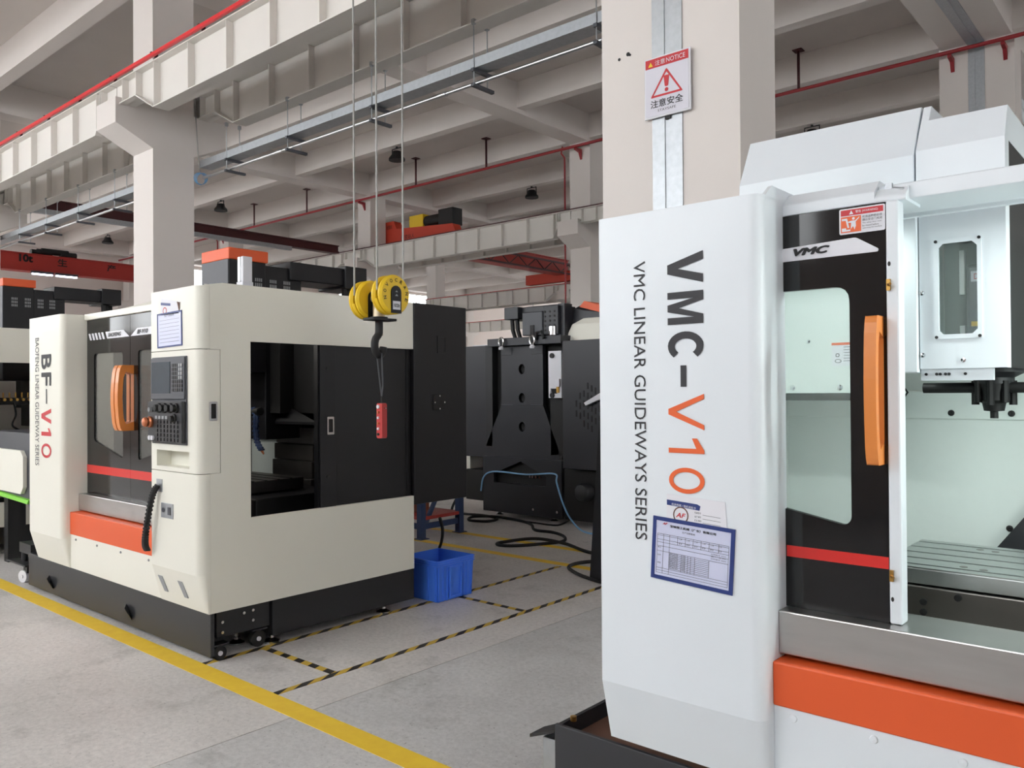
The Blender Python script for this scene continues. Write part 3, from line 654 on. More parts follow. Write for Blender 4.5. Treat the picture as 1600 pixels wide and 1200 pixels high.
# document pocket on the upper post
def pocket(lab, x0, z0, w, h, y, tilt, big):
    """wall pocket: blue rim, lilac sheet with a printed table"""
    d = thing('document_pocket', lab, 'document', (x0,y,z0)); c, s = math.cos(tilt), math.sin(tilt)
    f = lambda a, b, dy=0: (x0+a*c-b*s, y+dy, z0+a*s+b*c)
    U = Vector((c,0,s)); V = Vector((-s,0,c)); O = Vector((x0,y,z0)); q = .012 if big else .009
    MB().plate(O, U, V, (0,-.004,0), [(0,0),(w,0),(w,h),(0,h)], [[(q,q),(w-q,q),(w-q,h-q),(q,h-q)]]).build('pocket_rim', 'navy', d)
    MB().plate(O, U, V, (0,-.002,0), [(q,q),(w-q,q),(w-q,h-q),(q,h-q)]).build('form_sheet', 'paper_lilac', d)
    return d, f, U, V, O
d, f, U, V, O = pocket('blue-rimmed document pocket on the cream machine control post', -4.842, 1.824, .302, .207, YF-.001, .02, False)
t = MB(); n = Vector((0,-.0028,0))
for k in range(7): t.plate(O+n, U, V, (0,-.0004,0), [(.03,.03+.022*k),(.27,.03+.022*k),(.27,.0312+.022*k),(.03,.0312+.022*k)])
put_text(t, '生产流程表', O+n+U*.09+V*.182, U*.12, V*.014); t.build('form_print', 'ink', d)
pp = thing('paper_card', 'folded white card with red logo tucked behind the cream machine document pocket', 'paper', (-4.79,YF-.001,2.03))
MB().prism([(-4.80,YF-.001,2.02),(-4.58,YF-.001,2.02),(-4.565,YF-.001,2.085),(-4.80,YF-.001,2.125)], (0,-.002,0)).build('card', 'paper', pp)
MB().prism([(-4.80,YF-.0032,2.098),(-4.68,YF-.0032,2.085),(-4.68,YF-.0032,2.07),(-4.80,YF-.0032,2.083)], (0,-.0004,0)).build('printed_band', 'navy', pp)
MB().plate((0,YF-.0032,0), (1,0,0), (0,0,1), (0,-.0004,0), ell(-4.75,2.045,.024,.022), [ell(-4.75,2.045,.018,.016)]).build('printed_ring', 'ink_red', pp)
MB().prism([(-4.60,YF-.0032,2.09),(-4.565,YF-.0032,2.082),(-4.575,YF-.0032,2.03)], (0,-.001,0)).build('printed_corner', 'rust', pp)

# ---------------------------------------------------------------- right white machine
YF2 = 2.28; YD2 = 2.449
m = MRt = thing('machining_center', 'white vertical machining center with VMC-V10 lettering and open door, nearest the camera', 'machine', (-.3,3.0,0), 'vertical machining centers')
rg = lambda z, push=0: pillar_ring(-1.58,-1.004,YF2,2.46,.042,z,push,left_r=.012)
p = MB().loft([rg(.365,.06), rg(.575)], smooth=True).loft([rg(.575), rg(2.13)], smooth=True).build('front_post', 'machine_white', m)
t = MB(); U = Vector((.124,0,0)); q = lambda za: (-1.311,YF2-.002,za)
glyph(t, 'V', q(1.981), (0,0,-.098), U, .27); glyph(t, 'M', q(1.859), (0,0,-.102), U, .21); glyph(t, 'C', q(1.734), (0,0,-.090), U, .23); t.box(-1.267,-1.247,YF2-.0026,YF2-.002,1.561,1.628); t.build('lettering', 'ink', p)
t = MB(); glyph(t, 'V', q(1.5385), (0,0,-.112), U, .14); glyph(t, '1', q(1.400), (0,0,-.047), U, .125); glyph(t, '0', q(1.308), (0,0,-.081), U, .17); t.build('lettering', 'ink_orange', p)
t = MB(); put_text(t, 'VMC LINEAR GUIDEWAYS SERIES', (-1.437,YF2-.002,1.97), (0,0,-.905), (.043,0,0)); t.build('small_lettering', 'ink', p)
MB().prism([(-1.016,2.33,2.05),(-1.016,2.45,2.05),(-1.016,2.45,2.088),(-1.016,2.64,2.135),(-1.016,2.72,2.112),(-1.016,2.72,2.168),(-1.016,2.37,2.166),(-1.016,2.32,2.13)], (.012,0,0)).build('top_gusset', 'machine_white', m)
MB().box(-1.58,-1.02,2.30,2.72,2.128,2.134).build('post_cap', 'machine_white', m)
def side_plate(X, t):
    MB().plate((X,0,0), (0,1,0), (0,0,1), (t,0,0), [(2.46,.33),(3.95,.33),(3.95,2.1),(2.46,2.1)]).build('side_panel', 'machine_white', m)
side_plate(-1.575, .02); side_plate(.99, .02)
MB().loft([pillar_ring(.45,1.01,YF2,2.46,.05,.33,.05), pillar_ring(.45,1.01,YF2,2.46,.05,.57), pillar_ring(.45,1.01,YF2,2.46,.05,2.15)], smooth=True).build('control_post', 'machine_white', m)
MB().box(.50,.93,YF2-.02,YF2,1.2,1.75).build('console_plate', 'charcoal', m, .004); MB().box(.53,.76,YF2-.024,YF2-.02,1.5,1.7).build('monitor_screen', 'screen', m)
# doors
d = front_door(m, -1.42, -.704, YD2, .885, 2.083, [(-1.30,1.24),(-.824,1.150),(-.806,1.166),(-.806,1.852),(-1.30,1.852)], 'door_window_clear', [.03,.012,.012,.045,.03])
MB().box(-1.0,-.704,YD2-.002,YD2,1.038,1.072).build('red_stripe', 'red_stripe', d)
MB().plate((0,YD2,0), (1,0,0), (0,0,1), (0,-.004,0), rpoly([(-1.03,1.943),(-.724,1.944),(-.722,1.952),(-.785,1.992),(-1.03,1.982)], [.002,.004,.004,.006,.002])).build('badge', 'badge_white', d, .0015)
t = MB(); put_text(t, 'VMC', (-.969,YD2-.0055,1.956), (.110,0,0), (0,0,.0235), .06, .3); t.build('lettering', 'ink_black', d)
d_handle('handle', d, -.745, -.712, YD2, 1.335, 1.757, .075)
w = MB().plate((0,YD2-.001,0), (1,0,0), (0,0,1), (0,-.001,0), rrect(-.832,-.704,2.004,2.079,.005)).build('warning_label', 'paper', d)
MB().box(-.827,-.709,YD2-.003,YD2-.002,2.058,2.075).build('label_header', 'ink_red', w)
t = MB(); put_text(t, '警告 (WARNING)', (-.785,YD2-.0035,2.062), (.062,0,0), (0,0,.009)); t.prism([(-.803,YD2-.0035,2.061),(-.791,YD2-.0035,2.061),(-.797,YD2-.0035,2.072)], (0,-.0003,0)); t.build('label_lettering', 'paper', w)
MB().box(-.827,-.770,YD2-.003,YD2-.002,2.009,2.055).build('pictogram_field', 'ink_orange', w)
g = MB(); y = YD2-.0033
g.prism([(-.824,y,2.05),(-.809,y,2.05),(-.803,y,2.022),(-.808,y,2.022),(-.813,y,2.044),(-.824,y,2.044)], (0,-.0003,0)).prism([(-.824,y,2.012),(-.800,y,2.012),(-.800,y,2.017),(-.812,y,2.017),(-.812,y,2.022),(-.824,y,2.022)], (0,-.0003,0))
g.plate((0,y,0), (1,0,0), (0,0,1), (0,-.0003,0), ell(-.791,2.048,.004,.004,10)).prism([(-.797,y,2.042),(-.785,y,2.042),(-.784,y,2.026),(-.788,y,2.015),(-.792,y,2.026),(-.799,y,2.018)], (0,-.0003,0)).prism([(-.786,y,2.042),(-.774,y,2.052),(-.775,y,2.048),(-.785,y,2.038)], (0,-.0003,0)).prism([(-.797,y,2.042),(-.806,y,2.040),(-.806,y,2.037),(-.796,y,2.036)], (0,-.0003,0))
g.build('pictogram', 'paper', w)
t = MB()
for k, s in enumerate(('机床运转前必须','确认安全门关闭')): put_text(t, s, (-.766,YD2-.0033,2.046-.0095*k), (.054,0,0), (0,0,.0075))
for k, s in enumerate(('The safety door must','be closed before','operating the machine')): put_text(t, s, (-.766,YD2-.0033,2.0285-.0075*k), (.053-.008*(k == 1),0,0), (0,0,.0048))
t.build('label_text', 'ink_black', w)
fr = MB().box(-.703,-.668,YD2-.004,YD2+.05,.885,2.085).build('door_edge_trim', 'machine_white', m, .006)
for z in (1.022, 1.845):
    MB().box(-.700,-.690,YD2-.012,YD2-.004,z-.016,z+.016).cyl((-.695,YD2-.012,z), (-.685,YD2-.03,z), .004, 8).build('brass_catch', 'brass', fr)
for z in (.955, 1.905): MB().plate((0,YD2-.0045,0), (1,0,0), (0,0,1), (0,-.0006,0), ell(-.694,z,.004,.007,10)).build('plug_hole', 'rubber', fr)
MB().box(.02,.46,YD2,YD2+.02,.885,2.083).build('front_door', 'door_black', m)
MB().box(-.02,.02,YD2-.004,YD2+.05,.885,2.085).build('door_edge_trim', 'machine_white', m, .006)
# header beam
MB().prism([(-1.004,2.452,2.085),(-1.004,2.452,2.118),(-1.004,2.50,2.158),(-1.004,2.62,2.158),(-1.004,2.62,2.085)], (.27,0,0)).build('door_header', 'machine_white', m, .003)
MB().prism([(-.735,2.452,2.083),(-.735,2.452,2.098),(-.735,2.48,2.128),(-.735,2.6,2.128),(-.735,2.6,2.083)], (.085,0,0)).build('header_cap', 'machine_white', m, .006)
hb = MB().prism([(-.735,2.49,2.092),(-.735,2.49,2.138),(-.735,2.54,2.15),(-.735,2.72,2.15),(-.735,2.72,2.078),(-.735,2.70,2.078),(-.735,2.70,2.092)], (1.2,0,0)).build('top_beam', 'machine_white', m, .003)
MB().cyl((-.70,2.485,2.128), (-.66,2.47,2.118), .004, 6).box(-.712,-.694,2.478,2.49,2.118,2.142).build('limit_switch', 'galvanized', hb)
# sill, fascia, apron
MB().box(-1.004,.45,2.387,2.60,.755,.884).build('door_sill', 'steel', m, .004)
MB().box(-1.004,.45,2.342,2.5,.612,.742).build('orange_fascia', 'orange', m, .005)
ap = MB().box(-1.004,.45,2.35,2.5,.34,.612).build('apron_panel', 'machine_white', m, .002)
for x in (-.945,-.72,-.50): MB().lathe((x,2.35,.585), (0,-1,0), [(.012,0),(.010,.004),(.0,.006)], 10).build('rivet', 'machine_white', ap)
# base tray
tr = MB().box(-1.83,1.05,2.345,2.362,.03,.34).build('tray_front', 'tray_gray', m, .003)
MB().box(-1.83,-1.815,2.362,3.0,.03,.335).build('tray_end', 'base_black', m); MB().box(-1.815,1.0,2.362,2.9,.26,.275).build('tray_bottom', 'rust', m)
MB().box(-1.55,.95,2.9,3.98,.05,.34).build('base_body', 'base_black', m)
MB().cyl((-1.80,2.42,.335), (-1.80,2.42,.352), .012, 10).build('tray_bolt', 'brass', m)
MB().prism([(-1.97,2.37,.245),(-1.83,2.345,.305),(-1.83,2.47,.305),(-1.97,2.46,.245)], (0,0,.012)).build('outrigger_plate', 'base_black', m, .003)
MB().box(-1.93,-1.86,2.40,2.46,.10,.25).build('outrigger_fork', 'galvanized', m, .004); caster(m, -1.895, 2.42, .055, (0,1,0), 'rubber', False)
for x, y in ((-1.4,2.95),(.8,2.95),(-1.4,3.85),(.8,3.85)): foot(m, x, y, .06)
# interior
bw = MB().box(-1.5,-.30,3.70,3.73,.72,1.54).build('inner_back_panel', 'inner_white', m)
MB().box(-1.5,-.30,3.692,3.70,1.425,1.54).build('inner_cover_strip', 'inner_white', bw, .003)
for x, z in ((-.815,1.45),(-.602,1.45),(-.614,.998),(-1.2,1.45),(-1.2,.998)): MB().lathe((x,3.692 if z > 1.4 else 3.70,z), (0,-1,0), [(.013,0),(.012,.004),(.006,.006),(0,.003)], 10).build('screw', 'rubber', bw)
MB().box(-1.5,.95,3.90,3.93,1.50,2.1).build('upper_back_panel', 'inner_white', m)
lwall = MB().box(-1.53,-1.50,2.5,3.9,.5,2.1).build('inner_side_wall', 'inner_white', m)
MB().box(-1.50,-1.49,2.75,2.77,.7,1.54).build('wall_rib', 'galvanized', lwall); MB().box(-1.50,-1.49,3.3,3.32,.7,1.54).build('wall_rib', 'galvanized', lwall)
MB().box(.93,.95,2.5,3.9,.5,2.1).build('inner_side_wall', 'inner_white', m)
ts = MB().box(-1.48,-.94,3.30,3.32,1.54,2.10).build('tool_shutter', 'inner_white', m, .003)
MB().box(-1.48,-.94,3.297,3.30,1.535,1.735).build('shutter_flap', 'inner_white', ts)
MB().box(-1.48,-.94,3.302,3.318,1.505,1.54).build('brush_strip', 'black_matte', ts)
for x in (-1.315,-1.125): MB().lathe((x,3.297,1.557), (0,-1,0), [(.012,0),(.011,.004),(0,.005)], 10).build('screw', 'chrome', ts)
MB().lathe((-1.25,3.30,1.745), (0,-1,0), [(.009,0),(.008,.004),(0,.005)], 10).build('screw', 'chrome', ts)
lb = MB().box(-1.155,-1.07,3.2945,3.2965,1.643,1.735).build('instruction_label', 'paper', ts)
MB().box(-1.155,-1.07,3.293,3.2945,1.725,1.735).build('label_header', 'ink_orange', lb)
g = MB()
for k in range(6): g.box(-1.108,-1.075,3.2935,3.2945,1.716-.011*k,1.718-.011*k)
g.plate((0,3.2945,0), (1,0,0), (0,0,1), (0,-.0008,0), ell(-1.132,1.685,.008,.008), [ell(-1.132,1.685,.005,.005)]).plate((0,3.2945,0), (1,0,0), (0,0,1), (0,-.0008,0), ell(-1.13,1.662,.013,.008), [ell(-1.13,1.662,.01,.006)]); g.build('label_print', 'ink', lb)
MB().prism([(-.668,3.62,.90),(-.2,3.62,1.54),(.5,3.62,1.54),(.9,3.62,.90)], (0,.06,0)).build('column_cover', 'base_gray', m)
tb = MB().box(-.855,.55,2.858,3.392,.918,.968).build('work_table', 'ground_steel', m, .003)
ys = [.5*(2.858+3.392)+.1085*(k-2) for k in range(5)]
yy = [2.858]+[v for y in ys for v in (y-.009, y+.009)]+[3.392]
for k in range(0, len(yy), 2): MB().box(-.855,.55,yy[k],yy[k+1],.968,.972).build('table_strip', 'ground_steel', tb)
for k in range(5): MB().box(-.855,.55,ys[k]-.009,ys[k]+.009,.9675,.9690).build('t_slot', 'black_matte', tb)
for x, y in ((-.62,2.95),(-.56,2.935),(-.64,3.30),(-.59,3.29)): MB().cyl((x,y,.971), (x,y,.973), .012, 10).build('table_plug', 'dark_steel', tb)
sd = MB().box(-.87,.6,2.85,3.4,.785,.912).build('saddle', 'dark_steel', m, .004)
for x, z in ((-.715,.865),(-.715,.832),(-.615,.893)): MB().lathe((x,2.85,z), (0,-1,0), [(.011,0),(.011,.008),(0,.009)], 10).build('bolt', 'rubber', sd)
MB().box(-.73,.5,2.87,3.35,.70,.785).build('saddle_base', 'base_black', m)
MB().prism([(-1.5,2.6,.80),(-1.5,2.9,.72),(-1.5,3.69,.74),(-1.5,3.69,.60),(-1.5,2.6,.60)], (2.4,0,0)).build('chip_chute', 'dark_steel', m)
# spindle head
hd = MB().plate((0,2.78,0), (1,0,0), (0,0,1), (0,.012,0), [(-.700,1.612),(-.462,1.612),(-.462,2.30),(-.700,2.30)], [rrect(-.645,-.538,1.715,2.0,.012,1)]).build('head_cover', 'machine_white', m)
MB().plate((0,2.776,0), (1,0,0), (0,0,1), (0,.004,0), rrect(-.657,-.526,1.703,2.012,.003,1), [rrect(-.645,-.538,1.717,1.998,.014,1)]).build('window_frame', 'machine_white', hd)
MB().plate((0,2.786,0), (1,0,0), (0,0,1), (0,.003,0), rrect(-.645,-.538,1.715,2.0,.012,1)).build('window_pane', 'door_window_clear', hd)
for x in (-.651,-.532):
    for z in (1.709,2.006): MB().cyl((x,2.776,z), (x,2.773,z), .005, 8).build('screw', 'rubber', hd)
for x, z in ((-.692,1.655),(-.578,1.637),(-.692,1.85)): MB().lathe((x,2.78,z), (0,-1,0), [(.008,0),(.007,.004),(0,.005)], 10).build('screw', 'chrome', hd)
MB().box(-.700,-.694,2.792,3.6,1.612,2.3).build('head_left_wall', 'machine_white', m); MB().box(-.468,-.462,2.792,2.84,1.612,2.3).build('head_right_wall', 'machine_white', m); MB().box(-.468,-.463,2.84,3.6,1.612,2.3).build('head_right_cover', 'black_matte', m)
MB().loft([[(-.700,2.78,2.30),(-.462,2.78,2.30),(-.462,3.6,2.30),(-.700,3.6,2.30)],[(-.700,2.83,2.405),(-.462,2.83,2.405),(-.462,3.6,2.405),(-.700,3.6,2.405)]]).build('head_top', 'machine_white', m)
MB().box(-.745,-.703,2.76,3.3,1.60,2.10).build('head_flank', 'machine_white', m, .003)
MB().box(-.700,-.50,2.79,2.81,1.575,1.612).build('head_lip', 'machine_white', m)
for x in (-.685,-.655,-.645,-.63,-.62,-.575): MB().cyl((x,2.79,1.595), (x,2.786,1.595), .0045, 8).build('screw', 'rubber', m)
MB().box(-.690,-.47,2.80,3.5,1.615,1.63).build('head_floor', 'base_gray', m)
# mechanism behind the head window
MB().box(-.69,-.47,3.05,3.07,1.63,2.25).build('motor_plate', 'base_gray', m)
MB().box(-.612,-.598,2.90,2.92,1.63,1.75).box(-.612,-.598,2.90,2.92,1.85,1.99).build('drawbar_strip', 'ground_steel', m)
MB().box(-.59,-.48,2.88,3.04,1.69,1.94).build('spindle_motor', 'charcoal', m, .01)
lab_ = MB().box(-.575,-.50,2.876,2.88,1.885,1.918).build('motor_label', 'paper', m)
t = MB(); put_text(t, 'DELTA', (-.566,2.875,1.892), (.058,0,0), (0,0,.018)); t.build('motor_lettering', 'ink_red', lab_)
MB().box(-.575,-.545,2.876,2.88,1.745,1.76).build('yellow_label', 'yellow', m); MB().box(-.555,-.515,2.876,2.88,1.71,1.73).build('blue_label', 'hose_blue', m)
# spindle nose and tool
sx, sy = -.555, 3.10
MB().lathe((sx,sy,1.615), (0,0,-1), [(.10,0),(.10,.012),(.085,.016),(.06,.03),(.06,.05)], 28).build('spindle_flange', 'base_black', m)
MB().lathe((sx,sy,1.585), (0,0,-1), [(.055,0),(.055,.03),(.05,.05),(.05,.075),(.035,.085),(.03,.11),(.012,.112),(.012,.135),(0,.135)], 24).build('spindle_nose', 'black_matte', m)
for a in range(8): MB().cyl((sx+.055*math.cos(a*.785),sy+.055*math.sin(a*.785),1.575), (sx+.055*math.cos(a*.785),sy+.055*math.sin(a*.785),1.495+.008*(a % 2)), .012, 8).build('coolant_nozzle', 'black_matte', m)
MB().cyl((sx-.21,sy-.02,1.552), (sx+.3,sy-.02,1.552), .018, 12).build('blow_pipe', 'black_matte', m)
MB().tube([(-1.0,3.66,1.56),(-.97,3.62,1.55),(-.955,3.6,1.535),(-.97,3.6,1.515),(-.99,3.62,1.505)], .004, 6).build('loose_wire', 'rubber', m)
# tool magazine hood
MB().loft([[(-1.404,3.0,2.05),(-.768,3.0,2.05),(-.768,3.6,2.05),(-1.404,3.6,2.05)],[(-1.404,3.0,2.35),(-.768,3.0,2.35),(-.768,3.6,2.35),(-1.404,3.6,2.35)],[(-1.404,3.105,2.54),(-.768,3.105,2.54),(-.768,3.5,2.54),(-1.404,3.5,2.54)]]).build('magazine_hood', 'machine_white', m, .003)
MB().loft([[(-.760,2.99,2.05),(-.735,2.99,2.05),(-.735,3.6,2.05),(-.760,3.6,2.05)],[(-.760,2.99,2.36),(-.735,2.99,2.36),(-.735,3.6,2.36),(-.760,3.6,2.36)],[(-.760,3.10,2.535),(-.735,3.10,2.535),(-.735,3.5,2.535),(-.760,3.5,2.535)]]).build('hood_flange', 'machine_white', m, .002)
MB().cyl((-.7475,2.985,2.20), (-.7475,2.99,2.20), .008, 8).build('screw', 'rubber', m)
wl = thing('machine_work_lamp', 'strip work lamp inside the white machine above the table', 'lamp', (.3,2.66,2.06))
MB().box(-.22,.8,2.61,2.69,2.070,2.084).build('lamp_housing', 'galvanized', wl); MB().box(-.20,.78,2.62,2.68,2.064,2.070).build('lamp_diffuser', 'work_led', wl)
wl2 = thing('machine_work_lamp', 'small work lamp inside the white machine behind the left door', 'lamp', (-1.2,2.6,2.06))
MB().box(-1.44,-.80,2.63,2.71,2.060,2.078).build('lamp_housing', 'galvanized', wl2); MB().box(-1.42,-.82,2.64,2.70,2.054,2.060).build('lamp_diffuser', 'work_led_mid', wl2)
MB().box(.26,.30,2.55,2.61,1.15,2.0).build('lamp_housing', 'galvanized', wl); MB().box(.252,.26,2.555,2.605,1.18,1.97).build('lamp_diffuser', 'work_led_mid', wl)  # extra upright strip, added out of view to brighten the spindle head
wl3 = thing('machine_work_lamp', 'work lamp inside the cream machine above its table', 'lamp', (-5.3,2.62,2.03))
MB().box(-6.0,-5.0,2.60,2.68,2.04,2.06).build('lamp_housing', 'galvanized', wl3); MB().box(-5.98,-5.02,2.61,2.67,2.034,2.04).build('lamp_diffuser', 'work_led_dim', wl3)
# documents on the white machine
d, f, U, V, O = pocket('blue-rimmed document pocket with a filled-in form on the white machine', -1.379, .950, .281, .199, YF2-.0015, -.058, True)
t = MB(); n = Vector((0,-.0028,0)); th = .0009
def bar(a0, a1, b, v=False):
    if v: t.plate(O+n, U, V, (0,-.0003,0), [(b,a0),(b+th,a0),(b+th,a1),(b,a1)])
    else: t.plate(O+n, U, V, (0,-.0003,0), [(a0,b),(a1,b),(a1,b+th),(a0,b+th)])
for b in (.020,.028,.036,.090,.106,.118,.127,.140,.145): bar(.018,.263,b)
for k in range(9): bar(.062,.20,.040+.0056*k)
for b in (.018,.040,.062,.263): bar(.02,.145,b,True)
for b in (.105,.118,.128,.138,.152,.20): bar(.036,.09,b,True)
for b in (.09,.117,.144,.171,.198,.23): bar(.118,.145,b,True)
put_text(t, '宝锋精工机械（广东）有限公司', O+n+U*.062+V*.170, U*.158, V*.0085, .02); put_text(t, '生产过程看板', O+n+U*.105+V*.158, U*.045, V*.006)
rnd = random.Random(3)
for k in range(9):
    put_text(t, rnd.choice(['加工检验项目','装配工序内容','电气调试记录']), O+n+U*.064+V*(.0415+.0056*k), U*.030, V*.0038)
    put_text(t, rnd.choice(['合格','完成']), O+n+U*.108+V*(.0415+.0056*k), U*.009, V*.0036)
for k in range(6): put_text(t, '工序', O+n+U*(.094+.027*k)+V*.136, U*.012, V*.005); put_text(t, '签字', O+n+U*(.094+.027*k)+V*.122, U*.012, V*.005)
for k in range(3): put_text(t, rnd.choice(['合同编号 2024','机型 V10','客户名称']), O+n+U*.205+V*(.096+.007*k), U*.05, V*.004); put_text(t, ['项目','名称','备注'][k], O+n+U*.021+V*(.05+.025*k), U*.012, V*.005)
t.build('form_print', 'ink', d)
t = MB(); put_text(t, 'AF', O+n+U*.035+V*.176, U*.018, V*.007, .02, .3); t.build('printed_logo', 'ink_red', d)
pp = thing('paper_card', 'white card with round red logo tucked behind the white machine document pocket', 'paper', (-1.30,YF2-.001,1.14))
MB().prism([(-1.322,YF2-.001,1.12),(-1.113,YF2-.001,1.11),(-1.120,YF2-.001,1.211),(-1.319,YF2-.001,1.222)], (0,-.0012,0)).build('card', 'paper', pp)
y = YF2-.0026
MB().prism([(-1.319,y,1.187),(-1.205,y,1.178),(-1.202,y,1.192),(-1.213,y,1.197),(-1.319,y,1.204)], (0,-.0003,0)).build('printed_band', 'navy', pp)
MB().plate((0,y,0), (1,0,0), (0,0,1), (0,-.0003,0), ell(-1.27,1.158,.027,.027,24), [ell(-1.27,1.158,.023,.023,24)]).build('printed_ring', 'rust', pp)
t = MB(); put_text(t, 'AF', (-1.287,y,1.151), (.034,0,-.002), (0,0,.015), .02, .3); t.build('printed_logo', 'ink_red', pp)
t = MB(); put_text(t, '机床档案 / 随机资料卡', (-1.302,y-.0004,1.187), (.085,0,-.007), (0,0,.008)); t.build('band_lettering', 'paper', pp)
t = MB()
for k in range(4): put_text(t, ['机床型号','出厂编号','日期','检验员'][k], (-1.222,y,1.168-.012*k), (.022,0,-.001), (0,0,.006)); t.prism([(-1.195,y,1.165-.012*k),(-1.135,y,1.161-.012*k),(-1.135,y,1.162-.012*k),(-1.195,y,1.166-.012*k)], (0,-.0002,0))
t.build('card_print', 'ink', pp)

# ---------------------------------------------------------------- far-left machine (partly seen)
XM = -8.77
m = thing('machining_center', 'cream machining center at the far left edge, half hidden by the BF-V10 machine', 'machine', (-10.0,3.0,0), 'vertical machining centers')
side_shell(m, XM, 2.38, 3.965, 2.66, .285, .52, 1.858, 2.192, False, 'cream')
MB().loft([pillar_ring(-9.34,XM,YF,2.40,.05,.285,.05), pillar_ring(-9.34,XM,YF,2.40,.05,.51), pillar_ring(-9.34,XM,YF,2.40,.05,2.175)], smooth=True).build('front_post', 'cream', m)
MB().loft([pillar_ring(-11.36,-10.74,YF,2.75,.05,.285,.05), pillar_ring(-11.36,-10.74,YF,2.75,.05,.51), pillar_ring(-11.36,-10.74,YF,2.75,.05,2.135)], smooth=True).build('front_post', 'cream', m)
front_door(m, -10.8, -9.3, 2.51, .82, 2.1, [(-10.6,1.2),(-9.5,1.2),(-9.5,1.84),(-10.6,1.84)], 'door_window_gray', .03)
MB().box(-10.74,-9.34,2.449,2.53,.70,.82).build('door_sill', 'steel', m); MB().box(-10.74,-9.34,2.387,2.52,.53,.692).build('orange_fascia', 'orange', m); MB().box(-10.74,-9.34,2.392,2.52,.285,.53).build('apron_panel', 'cream', m)
MB().box(-11.6,-8.80,2.405,2.43,.03,.283).build('base_front_plate', 'base_gray', m); MB().box(-11.3,-8.82,2.83,4.0,.055,.29).build('base_body', 'base_black', m)
foot(m, -8.96, 2.80, .28); foot(m, -9.0, 3.7, .28); foot(m, -11.0, 3.7, .28)
head_unit(m, -10.15, -9.77, 3.02, 2.80)
vm = MB().box(-9.02,-8.96,2.70,3.12,1.45,1.52).build('valve_block', 'black_matte', m)
for k in range(6): MB().cyl((-8.96,2.72+.055*k,1.50), (-8.93,2.72+.055*k,1.50), .014, 8).cyl((-8.98,2.72+.055*k,1.52), (-8.98,2.72+.055*k,1.57), .008, 8).build('brass_fitting', 'brass', vm)
MB().tube(spline([(-8.95,2.86,1.47),(-8.93,2.87,1.35),(-8.93,2.84,1.25),(-8.92,2.90,1.20)]), .01, 6).build('air_line', 'rubber', m)
MB().box(-8.97,-8.94,2.66,2.72,1.43,1.50).build('terminal', 'badge_white', m)

# chip conveyor between the two cream machines
cv = thing('chip_conveyor', 'dark grey chip conveyor with white panel and green strip left of the BF-V10 machine', 'conveyor', (-7.6,2.7,0))
YC = 2.55
MB().prism([(-8.6,YC,.66),(-7.42,YC,.66),(-7.42,YC,1.12),(-7.55,YC,1.22),(-8.6,YC,1.22)], (0,.35,0)).build('conveyor_head', 'charcoal', cv, .006)
MB().prism([(-8.6,YC-.004,.70),(-7.72,YC-.004,.70),(-7.66,YC-.004,.76),(-7.66,YC-.004,1.02),(-7.72,YC-.004,1.07),(-8.6,YC-.004,1.07)], (0,-.03,0)).build('head_panel', 'cream', cv, .01)
MB().prism([(-8.6,YC-.03,.655),(-7.58,YC-.03,.625),(-7.55,YC-.03,.66),(-8.6,YC-.03,.69)], (0,.03,0)).build('green_edge', 'green', cv)
MB().prism([(-7.66,YC,.66),(-7.48,YC,.66),(-7.22,YC,.12),(-7.36,YC,.12)], (0,.3,0)).build('conveyor_leg', 'blue_steel', cv, .004)
MB().lathe((-7.43,YC,.60), (0,-1,0), [(.045,0),(.045,.02),(.02,.024),(0,.024)], 16).build('tension_knob', 'yellow', cv)
MB().box(-7.40,-7.22,YC+.05,YC+.2,0,.12).build('conveyor_foot', 'base_black', cv)
MB().box(-8.55,-8.45,YC+.1,YC+.25,0,.66).build('conveyor_support', 'base_black', cv)

# ---------------------------------------------------------------- black machine behind, seen from the back
m = thing('machining_center', 'black machine seen from behind, tapered column with three round holes', 'machine', (-6.4,7.6,0), 'vertical machining centers')
YB = 7.55; XB = -6.36
def holes(z): return ell(XB, z, .048, .062, 18)
MB().plate((0,YB,0), (1,0,0), (0,0,1), (0,.06,0), [(-6.69,1.38),(-6.03,1.38),(-6.03,2.10),(-6.69,2.10)], [holes(1.82), holes(1.47)]).build('column_back', 'machine_black', m, .004)
MB().plate((0,YB,0), (1,0,0), (0,0,1), (0,.06,0), [(-6.96,.74),(-6.37,.74),(-5.80,.74),(-5.80,.86),(-6.03,1.378),(-6.69,1.378),(-6.96,.86)], [holes(1.12)]).build('column_skirt', 'machine_black', m, .004)
for z in (1.82,1.47,1.12): MB().lathe((XB,YB-.004,z), (0,1,0), [(.052,.002),(.050,.05),(.0005,.058)], 20, cap=False).build('hole_liner', 'black_matte', m)
MB().box(-6.66,-6.06,YB+.06,YB+.75,.7,2.1).build('column_core', 'black_matte', m)
MB().box(-6.93,-6.48,YB-.003,YB,.72,.728).box(-6.08,-5.83,YB-.003,YB,.72,.728).build('seam_strip', 'charcoal', m)
for x0, x1, z in ((-6.69,-6.50,1.384),(-6.22,-6.03,1.384)): MB().box(x0,x1,YB-.004,YB,z,z+.007).build('seam_strip', 'charcoal', m)
for x in (-6.6,-6.12): MB().box(x-.09,x+.09,YB-.006,YB,1.995,2.10).build('corner_cover', 'machine_black', m, .003)
MB().plate((0,YB-.03,0), (1,0,0), (0,0,1), (0,.05,0), [(-6.98,.06),(-5.74,.06),(-5.74,.74),(-6.98,.74)], [[(-6.80,.42),(-5.97,.42),(-5.97,.54),(-6.36,.70),(-6.80,.54)]]).build('base_casting', 'machine_black', m, .006)
MB().box(-6.9,-5.85,YB+.05,YB+.9,.06,.74).build('base_core', 'black_matte', m)
